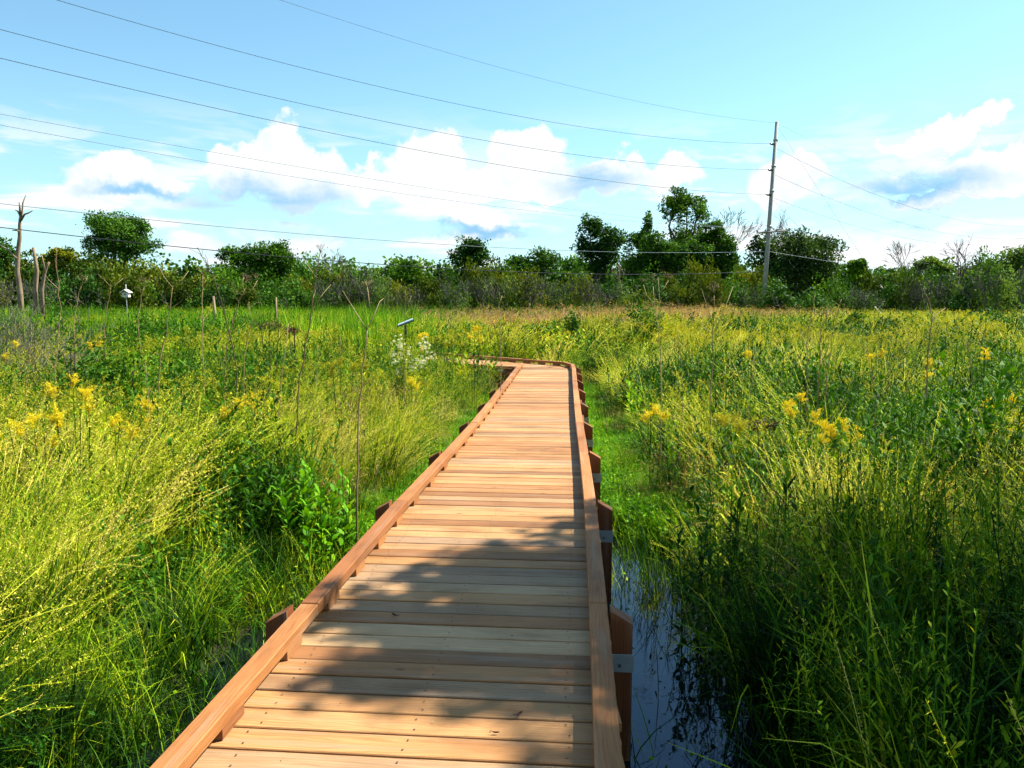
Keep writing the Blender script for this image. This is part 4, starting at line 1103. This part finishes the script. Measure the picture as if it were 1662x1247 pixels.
b = place(658, 524, 20.5); o = thing('sign_panel', 'low slanted information panel with blue grey face beside the boardwalk bend', 'information panel', (b[0], b[1], -.5), rz=-1.42)
z = b[2]+.5
g = Geo(); V = []
hw, hd, tl = .36, .19, .15
for (x, y_) in ((-hw, -hd), (hw, -hd), (hw, hd), (-hw, hd)):
    zz = z+ (y_/hd)*tl*.5
    V += [(x, y_, zz), (x, y_, zz+.03)]
g.add(V, [(1, 3, 5, 7), (6, 4, 2, 0), (0, 2, 3, 1), (2, 4, 5, 3), (4, 6, 7, 5), (6, 0, 1, 7)], .5); link('panel', g.mesh('panel', M['panel']), o)
g = Geo(); V2 = [(v[0]*1.06, v[1]*1.08, v[2]-.028) for v in V]; g.add(V2, [(1, 3, 5, 7), (6, 4, 2, 0), (0, 2, 3, 1), (2, 4, 5, 3), (4, 6, 7, 5), (6, 0, 1, 7)], .5); link('frame', g.mesh('frame', M['dark']), o)
for x in (-.30, .30):
    g = Geo(); box(g, (x, 0, (z-.06)/2), (.045, .045, z-.06), ch=.004); link('leg', g.mesh('leg', M['dark']), o)

def stake(label, px0, py0, px1, py1, Y, r, mat):
    b = place(px0, py0, Y); b[2] = -.55; t = place(px1, py1, Y)-b
    o = thing('wooden_stake', label, 'stake', tuple(b), 'old stakes in the reeds')
    g = Geo(); tube(g, [np.zeros(3), t*.6, t], [r, r, r*.9], 8); link('shaft', g.mesh('shaft', M[mat], True), o)
stake('pale weathered stake leaning left behind the green reeds', 354, 515, 346, 481, 30, .055, 'barkpale')
stake('short pale stake standing upright above the reeds', 447, 505, 448, 483, 34, .045, 'barkpale')

# ------------------------------------------------------------ dead umbel stalks
def umbel(g, p, r, d=np.array([0, 0, 1.]), n=13, mat=0):
    for k in range(n):
        a = k*2.4+.3; el_ = rng.uniform(.25, 1.15); e = np.array([cos(a)*sin(el_), sin(a)*sin(el_), cos(el_)])*r*rng.uniform(.8, 1.15)
        tube(g, [p, p+e*.5+[0, 0, r*.05], p+e], [.0018, .0013, .001], 3, cap=False)
        q = p+e+rng.normal(0, r*.09, (14, 3)); specks(g, q, r*.07, rng.uniform(.2, .9, 14), 0, 1.4)
def stalk(label, Y, main, branches=(), umbels=(), r=.011, mat='stalk', dr=.15):
    b = place(main[0][0], main[0][1], Y); r = r*.78; b = np.array([b[0], Y, float(ground_z(np.array([b[0]]), np.array([Y]))[0])])
    o = thing('dead_stalk', label, 'dead plant stalk', tuple(b), 'dead flower stalks standing in the meadow')
    W3 = lambda q, k=0.: place(q[0], q[1], Y+k)-b
    P = [np.zeros(3)]+[W3(q, dr*(i/len(main))) for i, q in enumerate(main)]
    if np.linalg.norm(P[1]) < .15: P = P[:1]+P[2:]
    P = np.array(P); t_ = np.linspace(0, len(P)-1, (len(P)-1)*3+1)
    P = np.stack([np.interp(t_, np.arange(len(P)), P[:, k_]) for k_ in range(3)], 1); P[2:-1] += rng.normal(0, .008, (len(P)-3, 3))
    for _ in range(rng.integers(2, 6)):
        q_ = P[rng.integers(len(P)//2, len(P)-1)]; a_ = rng.uniform(0, 6.28); l_ = rng.uniform(.06, .22)
        g = Geo(); tube(g, [q_, q_+np.array([cos(a_)*l_*.5, sin(a_)*l_*.5, l_*.35]), q_+np.array([cos(a_)*l_*.8, sin(a_)*l_*.8, l_*rng.uniform(.3, 1.2)])], [r*.35, r*.28, r*.2], 4, tint=.4)
        link('twig', g.mesh('twig', M[mat]), o)
    g = Geo(); tube(g, P, np.linspace(r, r*.45, len(P)), 6, tint=rng.uniform(.3, .8)); link('stem', g.mesh('stem', M[mat], True), o)
    for br in branches:
        g = Geo(); Q = [W3(q, dr*.5+i*.06) for i, q in enumerate(br)]; tube(g, Q, np.linspace(r*.5, r*.22, len(Q)), 5, tint=.7); link('branch', g.mesh('branch', M[mat], True), o)
    for (x, y, rp) in umbels:
        g = Geo(); umbel(g, W3((x, y), dr*.6), rp*Y/1300); link('flower_head', g.mesh('flower_head', M['stalk']), o)
    return o
stalk('tallest dead stalk with side branches at right end of left meadow, topped by dry seeds', 8.0, [(478,760),(484,640),(497,560),(507,485),(515,440),(520,408)], [((513,450),(500,432),(489,415)), ((507,500),(520,482),(537,462))], [(520,410,13)])
stalk('thick tan stalk with jointed forks close to the boardwalk bend side', 6.6, [(578,795),(582,690),(590,600),(596,535)], [((596,535),(610,505),(616,490),(622,485)), ((596,537),(578,508),(556,472)), ((600,500),(598,478),(595,460))], [(597,466,14)], .013)
stalk('pale forked stalk shaped like a Y left of the dead twig', 9, [(257,660),(262,580),(272,520),(280,467)], [((280,467),(268,452),(257,432)), ((281,466),(295,455),(306,440))], [(285,446,8)])
stalk('thin greyish stalk at far left with long side twig', 9, [(89,650),(93,570),(98,500),(94,440),(92,400)], [((96,470),(80,455),(72,445)), ((89,600),(75,580),(56,552))], (), .008)
stalk('straight stalk topped by an open umbel right of the Y shaped one', 9, [(333,700),(331,600),(330,520),(329,445)], (), [(329,447,16)], .009)
stalk('short forked pale stalk in front of the nest box', 14, [(168,540),(172,510),(180,466)], [((180,466),(170,455),(159,445)), ((180,466),(190,460),(200,452))], (), .013)
stalk('small umbel topped stalk right of the nest box', 15, [(224,515),(228,490),(234,465)], [((234,465),(240,458),(244,450))], [(233,460,10)], .012)
stalk('curving stalk with two umbels right of the umbel topped stalk', 11, [(362,590),(374,540),(385,500),(398,468)], [((392,480),(410,470),(418,455)), ((395,472),(394,455),(396,450))], [(399,458,13),(416,452,8)], .010)
stalk('blackish dead stalk with twigs leaning left into the sky', 8.5, [(382,700),(384,620),(378,560),(362,500),(347,450),(332,420),(320,402)], [((345,445),(333,425),(324,412),(307,404)), ((338,432),(336,420),(332,412))], (), .009, 'darkstalk')
stalk('dark thin stalk beside the blackish leaning one', 9, [(352,690),(360,640),(370,600),(368,560)], [((368,600),(360,560),(356,540))], (), .007, 'darkstalk')
stalk('leaning pale stalk without head between blackish stalk and tallest stalk', 9, [(395,620),(400,560),(408,520),(404,490)], (), (), .009)
stalk('short pale broken stalk left of the tallest stalk', 8, [(450,715),(456,620),(468,525)], (), (), .009)
stalk('small umbel stalk rising left of the nest box', 12, [(120,540),(124,500),(132,465)], [((132,465),(140,455),(143,447))], [(133,456,10)], .010)
stalk('branched seed stalk with ragged head right of the boardwalk bend', 9, [(1075,640),(1072,570),(1068,520),(1060,465)], [((1066,500),(1050,480),(1044,462)), ((1064,480),(1078,468),(1085,455)), ((1070,540),(1071,490),(1068,450))], [(1060,458,12),(1044,458,7),(1085,452,8)], .010)
stalk('umbel topped stalk standing left of the utility pole', 9, [(1153,650),(1158,580),(1158,520),(1159,480)], [((1158,530),(1147,495),(1138,468)), ((1159,540),(1175,505),(1190,465))], [(1159,476,16)], .011)
stalk('slim pale stalk left of the leaning one, right of the pole', 9, [(1310,620),(1311,560),(1316,510),(1323,480)], [((1311,570),(1304,550),(1297,535))], (), .008)
stalk('stalk with curved tip in the right meadow', 9, [(1330,610),(1331,560),(1333,530),(1345,505)], (), (), .008)
stalk('straight tan stalk leaning right in the right meadow', 9, [(1343,605),(1350,550),(1360,500),(1366,486)], (), (), .007)
stalk('tall kinked pale stalk in the right meadow', 8, [(1505,620),(1507,570),(1511,520),(1511,497),(1498,468)], [((1511,527),(1520,510),(1535,500))], (), .009)
stalk('far pale stalk left of the lone round tree', 13, [(812,520),(810,500),(815,480)], (), (), .010)
stalk('thin dry stalk in front of the sign panel', 11, [(655,570),(657,520),(658,470)], [((657,500),(664,490),(668,480))], (), .007)
for i_, (x0, y0, x1, y1, Yq) in enumerate([(243,690,236,590,7.5),(508,660,516,560,10),(545,640,552,545,11),(1108,640,1100,540,9),(1215,640,1226,560,9),(1420,650,1405,560,8.5),(1580,640,1570,550,8.5),(40,640,48,560,8)]):
    where = ['below the Y shaped stalk', 'right of the tallest dead stalk', 'left of the jointed tan stalk', 'left of the umbel stalk by the pole', 'below and left of the pole', 'between the curved tip stalk and the kinked stalk', 'right of the kinked pale stalk', 'near the left picture edge'][i_]
    stalk(f'short bare stalk {where}', Yq, [(x0, y0), ((x0+x1)/2+2, (y0+y1)/2), (x1, y1)], (), (), .006)

# ------------------------------------------------------------ single flowering and leafy plants
def plume(g, top, r, n=12, mul=1.):
    for j in range(n):
        a = rng.uniform(0, 6.28)
        q = ribbons(g, top[None]-np.array([[0, 0, rng.uniform(0, r*1.1)]]), a, rng.uniform(.2, .9), rng.uniform(.5, 1.2), rng.uniform(.6, 1.1)*r, .003, 3, prof=np.ones(4), tint=.5)
        m = 60; tt = rng.uniform(.15, 1, m)*3; i1 = np.minimum(tt.astype(int), 2); ff = (tt-i1)[:, None]
        pp = q[0][i1]*(1-ff)+q[0][i1+1]*ff+rng.normal(0, .007*mul, (m, 3))+np.array([0, 0, .006])
        specks(g, pp, rng.uniform(.006, .012, m)*mul, rng.uniform(.2, 1, m), 0, 1.2)
def goldenrod(label, px, py, Y, heads, mat='yellow', rp=.09):
    t = place(px, py, Y); z0 = float(ground_z(np.array([t[0]]), np.array([Y]))[0]); b = np.array([t[0], Y, z0])
    o = thing('goldenrod', label, 'goldenrod plant', tuple(b), 'goldenrod plants in full yellow flower')
    for k in range(heads):
        dx, dy = (0, 0) if k == 0 else (rng.normal(0, .13), rng.normal(0, .13))
        H = max(.35, t[2]-z0-abs(rng.normal(0, .09))*(k > 0)); g = Geo()
        P = np.array([[dx*.3, dy*.3, 0], [dx*.6, dy*.6, H*.5], [dx, dy, H]]); tube(g, P, [.004, .0035, .0025], 5, tint=.4); link('stem', g.mesh('stem', M['herb']), o)
        g = Geo(); n = 34; tt = np.linspace(.1, .93, n); p = P[0]*(1-tt[:, None])+P[2]*tt[:, None]
        ribbons(g, p, np.arange(n)*2.4, rng.uniform(.7, 1.2, n), rng.uniform(.2, .8, n), rng.uniform(.05, .11, n)*(1.15-.5*tt), .013, 2, prof=LEAF, tint=rng.uniform(.2, .7, n)); link('leaf', g.mesh('leaf', M['herb']), o)
        g = Geo(); plume(g, P[2]+np.array([0, 0, .02]), rp*rng.uniform(.8, 1.2)); link('flower_head', g.mesh('flower_head', M[mat]), o)
GR = [('bright goldenrod on the left, highest of the near left cluster', 118, 618, 7.2, 2), ('goldenrod just right of the highest near left one', 138, 640, 7.0, 3), ('goldenrod lowest of the near left cluster, above the long grass', 92, 672, 6.6, 4),
      ('goldenrod at the left picture side over pale grass', 55, 682, 6.6, 3), ('goldenrod standing alone right of the near left cluster', 186, 688, 6.4, 2), ('goldenrod between the near left cluster and the Y shaped stalk', 232, 655, 7.6, 3),
      ('goldenrod right below the blackish leaning stalk', 392, 655, 7.6, 3), ('goldenrod beside the short broken stalk', 412, 648, 7.8, 2), ('tall dull goldenrod next to the jointed tan stalk', 552, 585, 9.5, 5),
      ('goldenrod behind the white flowering plant', 668, 618, 10.8, 2), ('brightest goldenrod beyond the white flowering plant', 770, 535, 14, 4), ('goldenrod in front of the sign panel', 690, 545, 14, 3),
      ('highest goldenrod of the right meadow group', 1300, 648, 8.0, 4), ('goldenrod below the highest right group one', 1326, 678, 7.6, 2), ('goldenrod right lower, second from right in the group', 1348, 698, 7.4, 2), ('goldenrod rightmost in the right meadow group', 1368, 692, 7.5, 3),
      ('goldenrod lowest of the right meadow group', 1335, 712, 7.3, 1), ('broad dull yellow goldenrod nearest the right turf strip', 1165, 682, 7.8, 7), ('goldenrod at the edge of the right turf strip', 1062, 665, 8.4, 3), ('goldenrod cut by the right picture edge', 1645, 650, 8.0, 3),
      ('goldenrod near the foot of the kinked pale stalk', 1508, 590, 10.5, 2), ('goldenrod far right of the kinked stalk', 1600, 572, 11.5, 3), ('goldenrod left of the kinked stalk among herbs', 1432, 575, 11, 2), ('goldenrod below the utility pole', 1210, 575, 11, 2),
      ('small goldenrod at left edge below the snag', 25, 560, 12, 2), ('goldenrod between the far left thin stalk and nest box', 160, 560, 12, 2)]
for (lb, px, py, Yq, hd) in GR: goldenrod(lb, px, py, Yq, hd, 'gold' if 'dull' in lb else 'yellow')

def boneset(label, px, py, Y, heads, wpx, hpx):
    t = place(px, py, Y); z0 = float(ground_z(np.array([t[0]]), np.array([Y]))[0])
    o = thing('white_wildflower', label, 'wildflower', (t[0], Y, z0), 'white flowering plants left of the boardwalk')
    k_ = Y/1300
    for k in range(heads):
        x = rng.uniform(-1, 1)*wpx*k_/2; z = t[2]-z0-rng.uniform(-.25, .75)*hpx*k_; y_ = rng.normal(0, .12)
        g = Geo(); P = np.array([[x*.2, y_*.2, 0], [x*.7, y_*.8, z*.6], [x, y_, z]]); tube(g, P, [.005, .004, .003], 5, tint=.4); link('stem', g.mesh('stem', M['herb']), o)
        g = Geo(); n = 14; tt = np.linspace(.2, .93, n); i1 = np.minimum((tt*2).astype(int), 1); f = (tt*2-i1)[:, None]; p = P[i1]*(1-f)+P[i1+1]*f
        ribbons(g, p, np.arange(n)*1.57, .9, .5, rng.uniform(.07, .13, n), .025, 2, prof=LEAF, tint=rng.uniform(.3, .8, n)); link('leaf', g.mesh('leaf', M['herb']), o)
        g = Geo(); cc_ = rng.normal(0, .035, (4, 3)); q = rng.normal(0, .013, (88, 3))*np.array([1, 1, .6])+P[2]+cc_[rng.integers(0, 4, 88)]; specks(g, q, rng.uniform(.010, .018, 88), rng.uniform(0, 1, 88), 0, 1.1, .3); link('flower_head', g.mesh('flower_head', M['white']), o)
boneset('white flowering plant left of the boardwalk, the left and taller of two', 652, 562, 12.5, 16, 34, 55)
boneset('white flowering plant right of the taller white one', 694, 566, 12.6, 13, 36, 44)

def leafy(label, px, py, Y, stems, mat='turf', ll=(.10, .17), lw=.04, spread=.16, n=16, top=False, name='leafy_plant', whorl=2.4):
    t = place(px, py, Y); z0 = float(ground_z(np.array([t[0]]), np.array([Y]))[0])
    o = thing(name, label, 'leafy plant', (t[0], Y, z0), 'broad leaved plants standing out of the grass')
    for k in range(stems):
        dx, dy = (0, 0) if k == 0 else (rng.normal(0, spread), rng.normal(0, spread)); H = (t[2]-z0)*(1 if k == 0 else rng.uniform(.7, 1))
        P = np.array([[dx*.4, dy*.4, 0], [dx*.8, dy*.8, H*.55], [dx, dy, H]]); g = Geo(); tube(g, P, [.007, .005, .003], 5, tint=.3); link('stem', g.mesh('stem', M['herb']), o)
        g = Geo(); tt = np.linspace(.15, 1., n); i1 = np.minimum((tt*2).astype(int), 1); f = (tt*2-i1)[:, None]; p = P[i1]*(1-f)+P[i1+1]*f
        ribbons(g, p, np.arange(n)*whorl+k, rng.uniform(.7, 1.2, n)-tt*.5, rng.uniform(.3, .9, n), rng.uniform(*ll, n)*(1.2-.5*tt), lw*(1.15-.4*tt), 4, prof=np.array([.2, .85, 1., .6, .05]), tint=rng.uniform(.3, .8, n), twist=.2); link('leaf', g.mesh('leaf', M[mat]), o)
leafy('bright green broad leaved plant at the left grass edge beside the boardwalk', 492, 772, 6.6, 9, 'turf', (.12, .20), .055, .22)
leafy('bright green broad leaved plant lower right of the larger one', 520, 815, 6.2, 6, 'turf', (.10, .18), .05, .18)
leafy('dark spiky leaved plant standing in shade right of the water', 1277, 772, 5.6, 1, 'herb', (.13, .20), .030, .1, 26)
leafy('dark broad leaved plant left of the spiky one', 1188, 790, 5.6, 3, 'herb', (.13, .2), .035, .14, 14)
leafy('dark spiky leaved plant farther right in the shade', 1512, 800, 5.2, 2, 'herb', (.13, .20), .030, .1, 20)
leafy('light green herb with upright leaves by the right turf strip', 1098, 690, 8.2, 3, 'turf', (.10, .16), .03, .1, 16)
leafy('bright green herb clump on the right turf strip edge', 1040, 625, 12.5, 5, 'turf', (.14, .2), .06, .2, 14)
leafy('large leaved herb beside the lower end of the thick tan stalk', 556, 770, 6.8, 4, 'turf', (.09, .15), .045, .16)
leafy('green leaved herb at left below the blackish stalk', 330, 640, 8.2, 5, 'herb', (.10, .16), .04, .18)

def meadow_shrub(label, px, py, Y, w, mat, n=1500, leaf=.08):
    t = place(px, py, Y); H = t[2]+.5; o = thing('meadow_shrub', label, 'shrub', (t[0], Y, -.5), 'young shrubs growing in the meadow')
    g = Geo(); crown_leaves(g, [(0, H*.62, w/2, H*.38, w/2, 0), (w*.1, H*.35, w/2*.9, H*.35, w/2*.9, 0)], n, leaf, rng, 10, .45); link('foliage', g.mesh('foliage', M[mat]), o)
    g = Geo()
    for k in range(4): limb(g, (0, 0, 0), (rng.normal(0, w*.2), rng.normal(0, w*.2), H*.85), .02, .008, .08, 5)
    link('stem', g.mesh('stem', M['bark']), o)
leafy('tall leafy herbs hiding the left end of the boardwalk bend', 775, 560, 18.0, 9, 'herb', (.14, .22), .05, .25, 18)
leafy('green herbs standing just left of the boardwalk bend', 758, 572, 17.0, 8, 'herb', (.14, .22), .05, .28, 18)
meadow_shrub('dark narrow shrub standing behind the boardwalk bend', 930, 498, 25, .75, 'treeleaf', 1600)
meadow_shrub('round green shrub right of the dark narrow one', 1050, 492, 24, 1.5, 'treebright', 2400)
meadow_shrub('dark shrub at the right of the boardwalk corner', 975, 575, 20, 1.0, 'treebright', 1300)
meadow_shrub('wide green shrub behind the far end of boardwalk bend', 880, 520, 26, 1.9, 'treebright', 2600)
meadow_shrub('dark green bushy shrub in the left meadow', 140, 545, 11, 1.0, 'treeleaf', 2200, .06)
meadow_shrub('dark green bushy shrub right of the Y shaped stalk', 200, 555, 11.5, 1.0, 'treebright', 2000, .06)
meadow_shrub('dark shrub in the far right meadow', 1540, 530, 24, 1.2, 'treeleaf', 1500)
meadow_shrub('dark upright shrub below the guy wires', 1390, 500, 34, 1.0, 'treeleaf', 1300, .1)
meadow_shrub('low dark shrub below the yellowish guard of the guy wire', 1445, 506, 32, 1.5, 'treeleaf', 1500, .1)
meadow_shrub('dark low shrub at the right end of meadow', 1630, 512, 32, 1.4, 'treeleaf', 1500, .1)

def dock(label, px, py, Y):
    t = place(px, py, Y); z0 = -.5; o = thing('brown_seed_plant', label, 'seed plant', (t[0], Y, z0), 'plants with dark brown seed heads'); H = t[2]-z0
    for k in range(3):
        x = rng.normal(0, .1); g = Geo(); tube(g, [(0, 0, 0), (x, 0, H)], .005, 5); link('stem', g.mesh('stem', M['darkstalk']), o)
        g = Geo(); q = rng.normal(0, .05, (120, 3))*np.array([1.3, 1, .7])+np.array([x, 0, H]); specks(g, q, .022, rng.uniform(0, 1, 120), 0, 1.2); link('seed_head', g.mesh('seed_head', M['brown']), o)
dock('dark brown seed heads in the left meadow, the left clump', 437, 528, 13)
dock('dark brown seed heads right of the left clump', 478, 537, 12.8)
dock('reddish brown seed heads in the right meadow beside goldenrod', 1240, 690, 7.8)

leafy('herbs in front of the sign panel hiding its legs', 656, 536, 19.0, 9, 'herb', (.12, .2), .04, .3, 20)
g = Geo(); nb_ = 240; yy_ = rng.uniform(2.2, 14, nb_); xx_ = edgeL(yy_)+.11+rng.uniform(0, 1, nb_)**1.0*(edgeR(yy_)-edgeL(yy_)-.22)
specks(g, np.stack([xx_, yy_, np.full(nb_, .0085)], 1), rng.uniform(.006, .018, nb_), rng.uniform(0, .8, nb_), 0, 3., .85)
tag(link('litter', g.mesh('litter', M['stalk'])), 'tiny dry plant bits scattered over the planks', kind='stuff')
# fallen bits on the planks
def bit(label, px, py, s, rz, kind):
    p = on_plane(px, py, .004); o = thing('dry_leaf' if kind else 'seed_pod', label, 'fallen leaf' if kind else 'fallen seed pod', (p[0], p[1], .004), rz=rz)
    g = Geo(); n = 7; t = np.linspace(-1, 1, n); w = np.sqrt(np.clip(1-t**2, .02, 1))*s*.36
    V = []
    for k in range(n): V += [(t[k]*s, -w[k], .004+.5*w[k]+.3*s*t[k]**2), (t[k]*s, 0, .002+.3*s*t[k]**2), (t[k]*s, w[k], .004+.6*w[k]+.3*s*t[k]**2)]
    F = [(3*k+j, 3*k+j+1, 3*k+j+4, 3*k+j+3) for k in range(n-1) for j in (0, 1)]; g.add(V, F, .4); link('blade', g.mesh('blade', M['brown']), o)
    g = Geo(); tube(g, [(-s, 0, .002+.3*s), (-s*1.5, s*.2, .012), (-s*2., s*.1, s*.9 if kind else .004)], .0016, 4); link('stem', g.mesh('stem', M['darkstalk']), o)
bit('curled dark dry leaf with upright stem on the shaded planks', 640, 1000, .022, 2.4, 1)
bit('small dark dry leaf on the near planks, upper right of the two specks', 843, 1161, .018, .9, 1)
bit('tiny dark seed pod left of the near dry leaf', 805, 1191, .012, 0, 0)
